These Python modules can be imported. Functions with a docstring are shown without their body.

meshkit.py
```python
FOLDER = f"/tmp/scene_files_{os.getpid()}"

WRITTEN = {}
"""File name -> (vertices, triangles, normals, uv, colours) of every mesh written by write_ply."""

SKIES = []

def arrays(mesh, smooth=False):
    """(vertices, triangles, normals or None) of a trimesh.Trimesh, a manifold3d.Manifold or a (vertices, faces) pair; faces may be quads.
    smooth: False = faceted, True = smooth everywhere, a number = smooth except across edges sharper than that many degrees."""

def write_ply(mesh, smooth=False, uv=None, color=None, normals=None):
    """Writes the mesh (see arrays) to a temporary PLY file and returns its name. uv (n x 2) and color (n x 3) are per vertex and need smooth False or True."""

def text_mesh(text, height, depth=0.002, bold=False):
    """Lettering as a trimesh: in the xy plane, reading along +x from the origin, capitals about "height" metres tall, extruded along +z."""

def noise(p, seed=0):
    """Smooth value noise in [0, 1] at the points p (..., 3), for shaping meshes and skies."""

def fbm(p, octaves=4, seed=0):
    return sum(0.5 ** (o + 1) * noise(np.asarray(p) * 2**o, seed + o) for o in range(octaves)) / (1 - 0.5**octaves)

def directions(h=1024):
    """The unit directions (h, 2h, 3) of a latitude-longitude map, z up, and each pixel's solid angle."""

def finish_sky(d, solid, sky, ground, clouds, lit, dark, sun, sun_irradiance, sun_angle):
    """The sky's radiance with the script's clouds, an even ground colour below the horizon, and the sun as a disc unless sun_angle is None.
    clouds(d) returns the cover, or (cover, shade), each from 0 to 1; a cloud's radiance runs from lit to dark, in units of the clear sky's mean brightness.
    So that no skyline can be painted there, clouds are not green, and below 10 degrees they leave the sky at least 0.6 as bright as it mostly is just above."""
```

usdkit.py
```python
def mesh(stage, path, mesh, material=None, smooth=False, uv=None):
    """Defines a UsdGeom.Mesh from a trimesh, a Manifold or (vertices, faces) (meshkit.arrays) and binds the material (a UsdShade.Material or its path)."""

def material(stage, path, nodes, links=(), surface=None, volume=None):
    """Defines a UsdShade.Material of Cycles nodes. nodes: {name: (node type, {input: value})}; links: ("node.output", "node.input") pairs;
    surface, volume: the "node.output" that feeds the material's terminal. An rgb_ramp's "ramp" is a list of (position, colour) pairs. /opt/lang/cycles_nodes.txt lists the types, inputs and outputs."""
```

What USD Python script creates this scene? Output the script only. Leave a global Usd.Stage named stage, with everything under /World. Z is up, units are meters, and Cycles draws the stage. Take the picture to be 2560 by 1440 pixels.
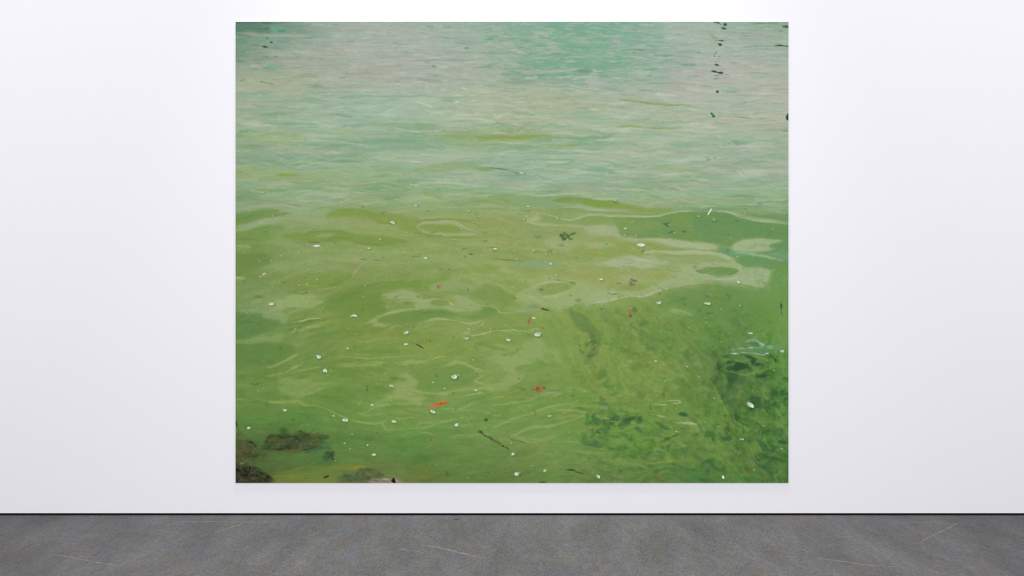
"""A bare gallery wall with one large frameless photo print of algae-green water, a black skirting line and a worn concrete floor."""
import math, zlib
import numpy as np
import trimesh
from scipy.ndimage import gaussian_filter, map_coordinates
import usdkit
from pxr import Gf, Sdf, Usd, UsdGeom, UsdLux, UsdShade, Vt

stage = Usd.Stage.CreateInMemory()
UsdGeom.SetStageUpAxis(stage, UsdGeom.Tokens.z)
UsdGeom.SetStageMetersPerUnit(stage, 1.0)
UsdGeom.Xform.Define(stage, "/World")
UsdGeom.Scope.Define(stage, "/World/Looks")

# ------------------------------------------------------------------ camera: square on to the wall, 6 m away
PX = 460.67                                      # plan units to the metre on the wall (2560 x 1440 plan of the view)
EYE = (1288.0 - 720.0) / PX                      # 1.233 m
DIST = 6.0
cam = UsdGeom.Camera.Define(stage, "/World/camera")
cam.CreateHorizontalApertureAttr(36.0)
cam.CreateVerticalApertureAttr(36.0 * 1440 / 2560)
cam.CreateFocalLengthAttr(36.0 * PX * DIST / 2560.0)
cam.CreateClippingRangeAttr(Gf.Vec2f(0.05, 100))
cam.CreateExposureAttr(0.0)
cam.AddTranslateOp().Set(Gf.Vec3d(0, -DIST, EYE))
cam.AddRotateXOp().Set(90.0)

# ------------------------------------------------------------------ light: daylight-white room, one ceiling spot over the floor before the picture
dome = UsdLux.DomeLight.Define(stage, "/World/room_glow")
dome.CreateIntensityAttr(0.525)
dome.CreateColorAttr(Gf.Vec3f(0.985, 0.985, 1.0))


def spot(name, x, y, z, radius, power, half_angle, soft, tilt=0.0):
    l = UsdLux.SphereLight.Define(stage, "/World/" + name)
    l.CreateRadiusAttr(radius)
    l.CreateIntensityAttr(power)
    s = UsdLux.ShapingAPI.Apply(l.GetPrim())
    s.CreateShapingConeAngleAttr(half_angle)
    s.CreateShapingConeSoftnessAttr(soft)
    l.AddTranslateOp().Set(Gf.Vec3d(x, y, z))
    l.AddRotateXOp().Set(tilt)


spot("ceiling_spot", 0, -0.5, 7.5, 0.12, 3300.0, 22.0, 1.0)


# ------------------------------------------------------------------ helpers
def px(x, y, depth=0.0):
    """A point of the plan at a distance in front of the wall."""
    k = (DIST - depth) / DIST
    return np.array([(x - 1280.0) / PX * k, -depth, EYE + (720.0 - y) / PX * k])


def data(prim, **kw):
    for k, v in kw.items():
        if v:
            prim.SetCustomDataByKey(k, v)
    return prim


USED = {}


def numbered(path):
    n = USED.get(path, 0)
    USED[path] = n + 1
    return path if n == 0 else f"{path}_{n:03d}"


def box_mesh(x0, x1, y0, y1, z0, z1, bevel=0.0):
    m = trimesh.creation.box((x1 - x0, y1 - y0, z1 - z0))
    m.apply_translation(((x0 + x1) / 2, (y0 + y1) / 2, (z0 + z1) / 2))
    return m


# ------------------------------------------------------------------ the room
wall_look = usdkit.material(stage, "/World/Looks/wall_paint", {
    "geo": ("geometry", {}),
    "n": ("noise_texture", {"scale": 160.0, "detail": 3.0}),
    "b": ("bump", {"strength": 0.03, "distance": 0.002}),
    "p": ("principled_bsdf", {"base_color": (0.80, 0.795, 0.835), "roughness": 0.85, "specular_ior_level": 0.1})},
    [("geo.position", "n.vector"), ("n.fac", "b.height"), ("b.normal", "p.normal")], surface="p.BSDF")
trim_look = usdkit.material(stage, "/World/Looks/black_trim", {"p": ("principled_bsdf", {"base_color": (0.004, 0.004, 0.005), "roughness": 0.6, "specular_ior_level": 0.15})}, surface="p.BSDF")

data(usdkit.mesh(stage, "/World/wall_back", box_mesh(-8, 8, 0, 0.15, 0, 4.2), wall_look).GetPrim(), kind="structure", label="plain white gallery wall behind the water print", category="wall")
data(usdkit.mesh(stage, "/World/baseboard_back", box_mesh(-8, 8, -0.003, 0, 0, 0.0103), trim_look).GetPrim(), kind="structure", label="thin black skirting line between white wall and grey floor", category="baseboard")

floor_look = usdkit.material(stage, "/World/Looks/worn_concrete", {
    "geo": ("geometry", {}),
    "m": ("mapping", {"mapping_type": "point", "scale": (1.0, 0.27, 1.0)}),
    "big": ("noise_texture", {"scale": 5.0, "detail": 4.0, "roughness": 0.55}),
    "hue": ("noise_texture", {"scale": 14.0, "detail": 5.0, "roughness": 0.7}),
    "mid": ("noise_texture", {"scale": 34.0, "detail": 3.0, "roughness": 0.6}),
    "fine": ("noise_texture", {"scale": 110.0, "detail": 3.0, "roughness": 0.65}),
    "hr": ("rgb_ramp", {"ramp": [(0.32, (0.0790, 0.0815, 0.0925)), (0.45, (0.0835, 0.0835, 0.0865)), (0.55, (0.0890, 0.0845, 0.0820)), (0.68, (0.0975, 0.0880, 0.0800))]}),
    "br": ("map_range", {"from_min": 0.3, "from_max": 0.7, "to_min": 0.80, "to_max": 1.18}),
    "mr": ("map_range", {"from_min": 0.3, "from_max": 0.7, "to_min": 0.88, "to_max": 1.12}),
    "fr": ("map_range", {"from_min": 0.3, "from_max": 0.7, "to_min": 0.74, "to_max": 1.26}),
    "m1": ("math", {"math_type": "multiply"}), "m2": ("math", {"math_type": "multiply"}),
    "c": ("vector_math", {"math_type": "scale"}),
    "bp": ("bump", {"strength": 0.08, "distance": 0.002}),
    "p": ("principled_bsdf", {"roughness": 0.72, "specular_ior_level": 0.12})},
    [("geo.position", "m.vector")] + [("m.vector", k + ".vector") for k in ("big", "hue", "mid", "fine")] +
    [("hue.fac", "hr.fac"), ("big.fac", "br.value"), ("mid.fac", "mr.value"), ("fine.fac", "fr.value"), ("br.result", "m1.value1"), ("mr.result", "m1.value2"),
     ("m1.value", "m2.value1"), ("fr.result", "m2.value2"), ("hr.color", "c.vector1"), ("m2.value", "c.scale"), ("c.vector", "p.base_color"),
     ("fine.fac", "bp.height"), ("bp.normal", "p.normal")], surface="p.BSDF")
floor = data(UsdGeom.Xform.Define(stage, "/World/floor").GetPrim(), kind="structure", label="worn grey concrete floor with pale scratches below the wall", category="floor")
usdkit.mesh(stage, "/World/floor/slab", box_mesh(-8, 8, -9, 0.15, -0.1, 0), floor_look)
scratch_look = usdkit.material(stage, "/World/Looks/pale_scratch", {
    "geo": ("geometry", {}), "n": ("noise_texture", {"scale": 26.0, "detail": 3.0}),
    "r": ("map_range", {"from_min": 0.35, "from_max": 0.6, "to_min": 0.3, "to_max": 0.9, "clamp": True}),
    "t": ("transparent_bsdf", {}), "d": ("diffuse_bsdf", {"color": (0.215, 0.205, 0.196)}), "x": ("mix_closure", {})},
    [("geo.position", "n.vector"), ("n.fac", "r.value"), ("r.result", "x.fac"), ("t.BSDF", "x.closure1"), ("d.BSDF", "x.closure2")], surface="x.closure")
stain_look = usdkit.material(stage, "/World/Looks/floor_stain", {
    "geo": ("geometry", {}), "n": ("noise_texture", {"scale": 60.0, "detail": 3.0}),
    "r": ("map_range", {"from_min": 0.35, "from_max": 0.65, "to_min": 0.3, "to_max": 0.9, "clamp": True}),
    "t": ("transparent_bsdf", {}), "d": ("diffuse_bsdf", {"color": (0.045, 0.046, 0.046)}), "x": ("mix_closure", {})},
    [("geo.position", "n.vector"), ("n.fac", "r.value"), ("r.result", "x.fac"), ("t.BSDF", "x.closure1"), ("d.BSDF", "x.closure2")], surface="x.closure")


def on_floor(x, y):
    d = EYE * PX * DIST / (y - 720.0)
    return np.array([(x - 1280.0) / (PX * DIST) * d, d - DIST])


def ribbon(points, width, look, name="scratch", label=None):
    """A hair-thin tapering mark lying on the slab, 0.2 mm proud."""
    p = np.array([on_floor(*q) for q in points])
    t = np.linspace(0, len(p) - 1, 24)
    p = np.stack([np.interp(t, range(len(p)), p[:, k]) for k in (0, 1)], 1)
    p += 0.004 * np.sin(np.linspace(0, 9, 24))[:, None] * np.array([0.0, 1.0])
    n = np.gradient(p, axis=0)
    n = np.stack([-n[:, 1], n[:, 0]], 1) / np.linalg.norm(n, axis=1, keepdims=True)
    w = width * (0.25 + 0.75 * np.sin(np.linspace(0.05, np.pi - 0.05, 24)))[:, None] / 2
    v = np.vstack([np.c_[p + n * w, np.full(24, 2e-4)], np.c_[p - n * w, np.full(24, 2e-4)]])
    f = [[i, i + 24, i + 25] for i in range(23)] + [[i, i + 25, i + 1] for i in range(23)]
    data(usdkit.mesh(stage, numbered("/World/floor/" + name), (v, np.array(f)), look).GetPrim(), label=label)


for s, w in (([(130, 1387), (190, 1396), (250, 1407), (306, 1416)], 0.011), ([(440, 1304), (560, 1304), (760, 1305)], 0.008), ([(535, 1332), (600, 1312), (655, 1292)], 0.009),
             ([(1060, 1362), (1120, 1374), (1170, 1386), (1206, 1396)], 0.012), ([(2030, 1395), (2110, 1404), (2180, 1414), (2262, 1419)], 0.011), ([(2220, 1307), (2330, 1307), (2440, 1310)], 0.008),
             ([(2300, 1356), (2360, 1325), (2402, 1306)], 0.009), ([(385, 1326), (440, 1329)], 0.006), ([(2085, 1344), (2160, 1338)], 0.006), ([(990, 1371), (1050, 1380)], 0.01)):
    ribbon(s, w, scratch_look)
ribbon([(1136, 1299), (1150, 1297)], 0.02, stain_look, "stain", "small dark stain near the skirting")


# ------------------------------------------------------------------ the printed picture: colour laid on a fine grid of vertices
PX0, PX1, PY0, PY1 = 589.0, 1971.0, 55.0, 1207.0          # the print's edges, in 1/460.67 m units of the wall plan
GW, GH = 1036, 864
KX, KY = (GW - 1) / (PX1 - PX0), (GH - 1) / (PY1 - PY0)
GX, GY = np.meshgrid(np.linspace(PX0, PX1, GW), np.linspace(PY0, PY1, GH))
C = np.zeros((GH, GW, 3))
ID = np.zeros((GH, GW), np.int32)
MOTIFS = []                                                # (name, label) of every printed motif that is a part of its own
rng = np.random.default_rng(11)


def field(sx, sy, seed):
    """Unit-variance noise with correlation lengths sx, sy (in plan units)."""
    g = np.random.default_rng(seed).normal(size=(GH, GW))
    g = gaussian_filter(g, (sy * KY, sx * KX), mode="wrap")
    return g / g.std()


def ss(a, b, x):
    t = np.clip((x - a) / (b - a), 0, 1)
    return t * t * (3 - 2 * t)


WX, WY = field(26, 9, 1) * 2.6 + field(7, 4, 2) * 0.9, field(30, 9, 3) * 1.3 + field(8, 4, 4) * 0.6
OX, OY = 0.0, 0.0
SOFT, WIDE, FIBRE = 1.5, 1.1, 0.0
FIB = np.zeros((GH, GW))                               # streaks along the drift, used to fray the edges of every stroke


def O(x, y):
    global OX, OY
    OX, OY = x, y


def pts(text):
    p = np.array([[float(v) for v in q.split(",")] for q in text.split()])
    return p / 4.8 + [OX, OY]


def spline(p, closed, step=1.6):
    n = len(p)
    if n < 3 and not closed:
        m = max(2, int(np.linalg.norm(p[-1] - p[0]) / step) + 2)
        return np.linspace(p[0], p[-1], m)
    q = np.vstack([p[-1], p, p[0], p[1]]) if closed else np.vstack([2 * p[0] - p[1], p, 2 * p[-1] - p[-2]])
    out = []
    for i in range(n if closed else n - 1):
        a, b, c, d = q[i:i + 4]
        m = max(2, int(np.linalg.norm(c - b) / step) + 1)
        t = np.linspace(0, 1, m, endpoint=False)[:, None]
        out.append(0.5 * (2 * b + (c - a) * t + (2 * a - 5 * b + 4 * c - d) * t ** 2 + (3 * b - a - 3 * c + d) * t ** 3))
    if not closed:
        out.append(p[-1:])
    return np.vstack(out)


def window(x0, y0, x1, y1):
    i0, i1 = int(max(0, (x0 - PX0) * KX)), int(min(GW, (x1 - PX0) * KX + 2))
    j0, j1 = int(max(0, (y0 - PY0) * KY)), int(min(GH, (y1 - PY0) * KY + 2))
    return (slice(j0, j1), slice(i0, i1)) if i1 > i0 and j1 > j0 else None


def lay(w, m, col, a, part, fibre=0.0):
    if fibre:
        m = np.clip(m * (1 + 0.22 * fibre * FIB[w]) + 0.9 * fibre * FIB[w] * m * (1 - m), 0, 1)
    m = (m * a)[..., None]
    C[w] = C[w] * (1 - m) + np.asarray(col, float) * m
    if part is not None:
        k = part if isinstance(part, int) else motif(*part)
        ID[w] = np.where(m[..., 0] > 0.3 * a, k, ID[w])


def motif(name, label=None):
    MOTIFS.append((name, label))
    return len(MOTIFS)


def B(col, a, f, text, part=None, warp=1.0):
    """A soft closed shape through the given points."""
    p = spline(pts(text), True, 3.0)
    f = f / 4.8
    e = 2.5 * f + 6 + 7 * warp
    w = window(p[:, 0].min() - e, p[:, 1].min() - e, p[:, 0].max() + e, p[:, 1].max() + e)
    if w is None:
        return
    x, y = GX[w] + warp * WX[w], GY[w] + warp * WY[w]
    inside = np.zeros(x.shape, bool)
    q = np.roll(p, -1, 0)
    for (xa, ya), (xb, yb) in zip(p, q):
        if ya != yb:
            hit = (ya > y) != (yb > y)
            inside ^= hit & (x < (xb - xa) * (y - ya) / (yb - ya) + xa)
    lay(w, gaussian_filter(inside.astype(float), (f * KY, f * KX), mode="nearest"), col, a, part, FIBRE)


def S(wd, col, a, text, part=None, f=None, warp=1.0, taper=0.7):
    """A brush stroke along the given points, thinning to its ends."""
    p = spline(pts(text), False)
    wd = wd / 4.8
    f = (f / 4.8) if f is not None else max(1.6, 0.45 * wd)
    if warp == 1.0 and part is None:
        f, wd, a = f * SOFT, wd * WIDE, a * 0.96
    t = np.linspace(0, 1, len(p))
    r = 0.5 * wd * ((1 - taper) + taper * np.sin(np.pi * np.clip(t, 0.02, 0.98)) ** 0.7)
    h = np.random.default_rng(zlib.crc32(text.encode()))
    r = r * (1 + (0.0 if warp < 1 else 0.45) * np.interp(t, np.linspace(0, 1, 9), h.uniform(-1, 1, 9)))
    fade = np.interp(t, np.linspace(0, 1, 7), h.uniform(0.72, 1.0, 7)) if warp >= 1 else np.ones(len(p))
    e = 1.5 * wd + f + 6 + 7 * warp
    w = window(p[:, 0].min() - e, p[:, 1].min() - e, p[:, 0].max() + e, p[:, 1].max() + e)
    if w is None:
        return
    x, y = GX[w] + warp * WX[w], GY[w] + warp * WY[w]
    m = np.zeros(x.shape)
    for (px, py), rr, q in zip(p, r, fade):
        np.maximum(m, q * (1 - ss(-0.5 * f, 0.5 * f, np.hypot(x - px, y - py) - rr)), out=m)
    lay(w, m, col, a, part, FIBRE if warp >= 1 else 0)


def E(col, a, f, cx, cy, rx, ry, rot=0, part=None, warp=0.25):
    cx, cy, rx, ry, f = cx / 4.8 + OX, cy / 4.8 + OY, rx / 4.8, ry / 4.8, f / 4.8
    if warp >= 1.5:
        f, a = f * 1.8, a * 0.95
    e = max(rx, ry) + f + 3 + 7 * warp
    w = window(cx - e, cy - e, cx + e, cy + e)
    if w is None:
        return
    x, y = GX[w] + warp * WX[w] - cx, GY[w] + warp * WY[w] - cy
    c, s = math.cos(math.radians(rot)), math.sin(math.radians(rot))
    d = np.hypot((x * c + y * s) / rx, (y * c - x * s) / ry)
    g = f / min(rx, ry)
    lay(w, 1 - ss(1 - 0.5 * g, 1 + 0.5 * g, d), col, a, part, FIBRE if warp >= 1.5 else 0)


def D(*items):
    """Bubbles: (x, y, rx, ry, kind, rot); kind b bright foam, w white, g pale, r ring, y yellowish."""
    for it in items:
        x, y, rx, ry = it[:4]
        kind = it[4] if len(it) > 4 else "g"
        rot = it[5] if len(it) > 5 else 0
        part = motif("bubble") if rx >= 19 else None
        h = np.random.default_rng(int(x * 7 + y * 13 + rx))
        dark, pale, a = {"b": ((66, 96, 58), (206, 220, 200), .92), "w": ((80, 112, 74), (186, 205, 174), .75), "g": ((92, 122, 72), (168, 192, 140), .55),
                         "r": ((84, 114, 72), (160, 184, 134), .55), "y": ((95, 120, 60), (220, 212, 136), .85)}[kind]
        k = 0.8 if kind in "gw" else 0.86
        E(dark, 0.28 if kind in "gy" else 0.45, 14, x + 0.15 * rx, y + 0.4 * ry, rx * 1.2, ry * 1.3, rot)
        E(pale, a, 9, x, y, rx * k, ry * k, rot, part, 0.6)
        if kind == "r":
            E(dark, 0.5, 7, x, y, rx * 0.6, ry * 0.55, rot)
            E((196, 214, 170), 0.7, 6, x - 0.1 * rx, y, rx * 0.28, ry * 0.3, rot)
        elif kind in "bw" and rx > 21:
            if kind == "b":
                E((120, 142, 112), 0.6, 8, x + 0.1 * rx, y + 0.1 * ry, rx * 0.35, ry * 0.35, rot)
            for _ in range(5):
                u, v = h.uniform(-0.75, 0.75, 2)
                E(((158, 176, 146), (236, 242, 232), (236, 242, 232))[h.integers(3)], 0.75, 7, x + u * rx, y + v * ry, max(6, 0.25 * rx), max(5, 0.3 * ry), rot)
            for _ in range(3):
                u, v = h.uniform(-1.05, 1.05, 2)
                E(pale, 0.7, 7, x + u * rx, y + v * ry, max(6, 0.26 * rx), max(5, 0.3 * ry), rot)
        elif kind in "wg":
            E((212, 224, 196), 0.55, 6, x - 0.2 * rx, y - 0.1 * ry, rx * 0.35, ry * 0.4, rot)


def tangle(n, lo, hi, wd, cols, a, text, seed, ang=0.0, spread=1.2):
    """n short crooked filaments inside the given outline."""
    h = np.random.default_rng(seed)
    p = np.array([[float(v) for v in q.split(",")] for q in text.split()])
    ring = Path(np.vstack([p, p[:1]]))
    for _ in range(n):
        for _ in range(40):
            q = h.uniform(p.min(0), p.max(0))
            if ring.contains_point(q):
                break
        t, l = math.radians(ang) + h.normal(0, spread), h.uniform(lo, hi)
        k = h.normal(0, 0.9)
        d0, d1 = np.array([math.cos(t - k), math.sin(t - k)]), np.array([math.cos(t + k), math.sin(t + k)])
        S(h.uniform(0.6, 1.3) * wd, cols[h.integers(len(cols))], a * h.uniform(0.5, 1), " ".join(f"{v[0]:.1f},{v[1]:.1f}" for v in (q - d0 * l / 2, q, q + d1 * l / 2)))


class Path:
    def __init__(self, p):
        self.p = p

    def contains_point(self, q):
        a, b = self.p[:-1], self.p[1:]
        hit = (a[:, 1] > q[1]) != (b[:, 1] > q[1])
        with np.errstate(divide="ignore", invalid="ignore"):
            return bool(np.sum(hit & (q[0] < (b[:, 0] - a[:, 0]) * (q[1] - a[:, 1]) / (b[:, 1] - a[:, 1]) + a[:, 0])) % 2)


def base():
    """The broad colours of the water, sampled row by row, smoothly joined."""
    rows = [l.split(":") for l in BASE.strip().splitlines()]
    ys, grid = [], []
    xs = np.linspace(PX0, PX1, 60)
    for y, r in rows:
        q = np.array([[float(v) for v in e.split(",")] for e in r.split()])
        ys.append(float(y))
        grid.append(np.stack([np.interp(xs, q[:, 0], q[:, 1 + c]) for c in range(3)], 1))
    grid, ys = np.array(grid), np.array(ys)
    x, y = GX + 4 * WX, GY + 4 * WY
    fy = np.interp(y, ys, np.arange(len(ys)))
    fx = np.interp(x, xs, np.arange(len(xs)))
    for c in range(3):
        g = gaussian_filter(grid[..., c], (0.45, 1.6), mode="nearest")
        C[..., c] = map_coordinates(g, [fy, fx], order=1, mode="nearest")


BASE = """
55: 589,88,125,103 640,84,118,97 700,120,148,128 760,150,165,150 900,160,176,163 1050,160,178,163 1150,158,180,163 1250,148,176,156 1350,136,175,150 1500,132,174,148 1600,146,178,157 1700,162,180,164 1850,158,178,160 1971,140,168,145
110: 589,118,150,125 640,122,155,130 700,140,165,145 800,160,172,158 900,166,176,165 1100,168,178,166 1230,155,176,156 1350,146,177,153 1450,136,175,149 1550,140,176,152 1650,158,180,162 1800,168,180,166 1971,155,178,158
160: 589,138,158,135 700,160,168,150 800,163,172,157 1000,170,175,164 1200,168,177,163 1300,150,175,152 1400,136,174,148 1500,138,174,149 1600,156,176,157 1800,173,178,167 1971,168,180,165
210: 589,158,170,145 750,164,174,150 900,166,174,158 1050,172,178,165 1200,168,178,160 1300,154,172,148 1400,150,174,150 1550,158,176,156 1700,172,178,167 1850,176,179,166 1971,176,178,163
250: 589,154,173,147 750,156,177,152 850,158,180,156 1000,166,188,166 1150,168,185,158 1300,170,181,152 1500,166,183,158 1700,170,182,164 1850,172,183,167 1971,172,180,160
300: 589,153,170,144 750,150,175,148 850,153,178,152 1000,160,184,160 1150,168,184,158 1300,168,180,150 1500,164,182,154 1650,172,184,158 1800,174,184,162 1971,174,180,158
350: 589,146,172,130 700,156,178,132 800,150,176,146 950,146,174,140 1100,142,171,130 1250,142,169,112 1400,150,178,145 1550,159,181,150 1700,162,182,156 1850,158,178,156 1971,160,174,146
400: 589,142,164,138 700,144,168,142 850,146,174,144 1000,158,180,150 1150,156,180,152 1300,150,178,154 1450,158,182,150 1600,162,182,152 1750,158,180,156 1971,164,178,156
450: 589,148,172,122 750,150,173,124 900,150,176,126 1050,144,173,132 1200,156,178,150 1350,150,180,150 1450,158,179,154 1600,156,178,148 1750,152,175,143 1971,154,178,150
500: 589,128,158,120 750,143,167,128 900,146,170,130 1050,142,170,122 1200,140,169,118 1350,138,166,115 1500,146,172,132 1650,154,175,138 1800,152,175,138 1971,140,170,126
550: 589,112,150,82 700,140,164,112 800,148,168,116 950,142,164,96 1100,148,167,105 1250,142,163,95 1400,143,164,100 1550,135,162,100 1700,122,157,95 1850,112,153,90 1971,108,152,92
600: 589,118,152,78 750,135,162,96 900,132,160,90 1050,138,163,92 1200,140,164,95 1350,142,162,98 1500,150,170,112 1650,138,162,92 1800,140,168,105 1971,104,150,92
650: 589,110,143,74 700,128,156,94 850,142,166,106 1000,143,168,106 1200,142,166,98 1350,140,165,92 1500,148,168,102 1650,152,172,116 1800,150,171,118 1890,112,155,92 1971,110,160,92
700: 589,120,150,86 750,124,152,78 900,126,154,80 1050,134,160,86 1200,144,167,102 1300,144,166,90 1420,150,171,108 1600,152,168,104 1750,146,170,112 1880,148,172,122 1971,116,164,84
750: 589,122,153,92 720,133,159,98 850,118,149,76 1000,118,150,76 1150,132,159,90 1300,130,160,84 1400,150,173,112 1550,132,162,86 1700,110,152,76 1850,104,148,74 1971,114,162,78
800: 589,97,138,74 720,118,150,78 850,126,154,74 1000,116,150,74 1150,130,160,88 1300,128,160,82 1400,124,160,76 1500,118,152,80 1600,120,155,74 1800,104,147,72 1900,92,138,72 1971,118,165,72
850: 589,95,138,73 720,112,146,78 850,120,151,74 1000,126,154,74 1150,126,156,78 1300,128,158,82 1420,126,160,82 1550,120,154,76 1700,108,148,72 1850,94,138,72 1971,110,158,70
900: 589,100,140,70 720,116,148,80 850,112,148,70 1000,122,154,78 1150,126,158,80 1300,134,163,96 1420,126,160,80 1550,122,155,76 1700,112,148,72 1830,86,128,66 1900,82,128,66 1971,94,148,66
950: 589,108,142,70 720,112,148,72 850,112,150,72 1000,116,152,74 1150,120,154,76 1300,124,158,82 1450,122,156,76 1600,120,154,74 1750,108,144,70 1850,78,116,62 1971,88,138,64
1000: 589,106,142,72 720,104,145,70 850,106,146,68 1000,120,154,80 1150,120,156,80 1300,114,152,74 1450,114,152,72 1600,116,152,72 1750,108,146,70 1830,84,122,64 1900,86,132,66 1971,84,138,66
1050: 589,92,138,66 720,96,140,66 850,102,146,70 1000,112,152,74 1150,116,155,80 1300,116,156,78 1450,112,152,72 1600,110,154,70 1750,108,148,70 1850,94,138,66 1971,84,134,64
1100: 589,78,120,58 720,84,122,60 850,92,136,66 1000,98,142,68 1150,108,147,76 1300,116,152,82 1450,112,150,74 1600,108,150,70 1750,108,146,70 1850,92,134,64 1971,80,128,60
1150: 589,70,90,52 720,80,118,60 850,92,134,66 1000,98,136,66 1150,100,139,68 1300,110,144,74 1450,112,147,76 1600,106,142,70 1750,98,136,66 1850,94,132,64 1971,78,120,60
1207: 589,48,54,38 680,82,100,52 780,106,130,62 900,108,124,64 1000,110,122,70 1100,96,122,60 1250,98,128,62 1450,98,132,66 1600,90,130,64 1750,86,130,64 1850,88,128,62 1971,74,114,58
"""
ANGLES = """600,100,0 1280,100,0 1960,100,0 600,300,0 1280,300,0 1960,300,0 600,450,0 1280,450,0 1960,450,2 620,600,-8 900,600,2 1280,600,3
1600,580,2 1900,560,12 620,700,-12 700,760,-14 800,800,-16 750,900,-20 650,950,-6 900,750,-20 1000,650,0 1250,700,25 1300,720,25 1100,900,-8 1200,1000,-8 1100,1080,-8
900,1040,20 1000,1050,5 1430,790,55 1500,880,75 1480,850,65 1600,850,55 1700,850,65 1800,900,60 1850,950,80 1900,870,70 1940,800,95 1930,720,110 1950,1000,65
1900,1050,65 1850,1000,78 1780,930,65 1800,1000,75 1600,1000,40 1550,1060,0 1600,1100,0 1450,1100,-18 1400,1050,-22 1300,1010,-10 1700,1150,12 1750,1100,22
1850,1130,52 1900,1150,58 1950,1100,62 1500,1180,0 1200,1180,0 800,1150,-10 1650,800,30 1750,650,5 1350,680,10 650,850,-20"""


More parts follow.
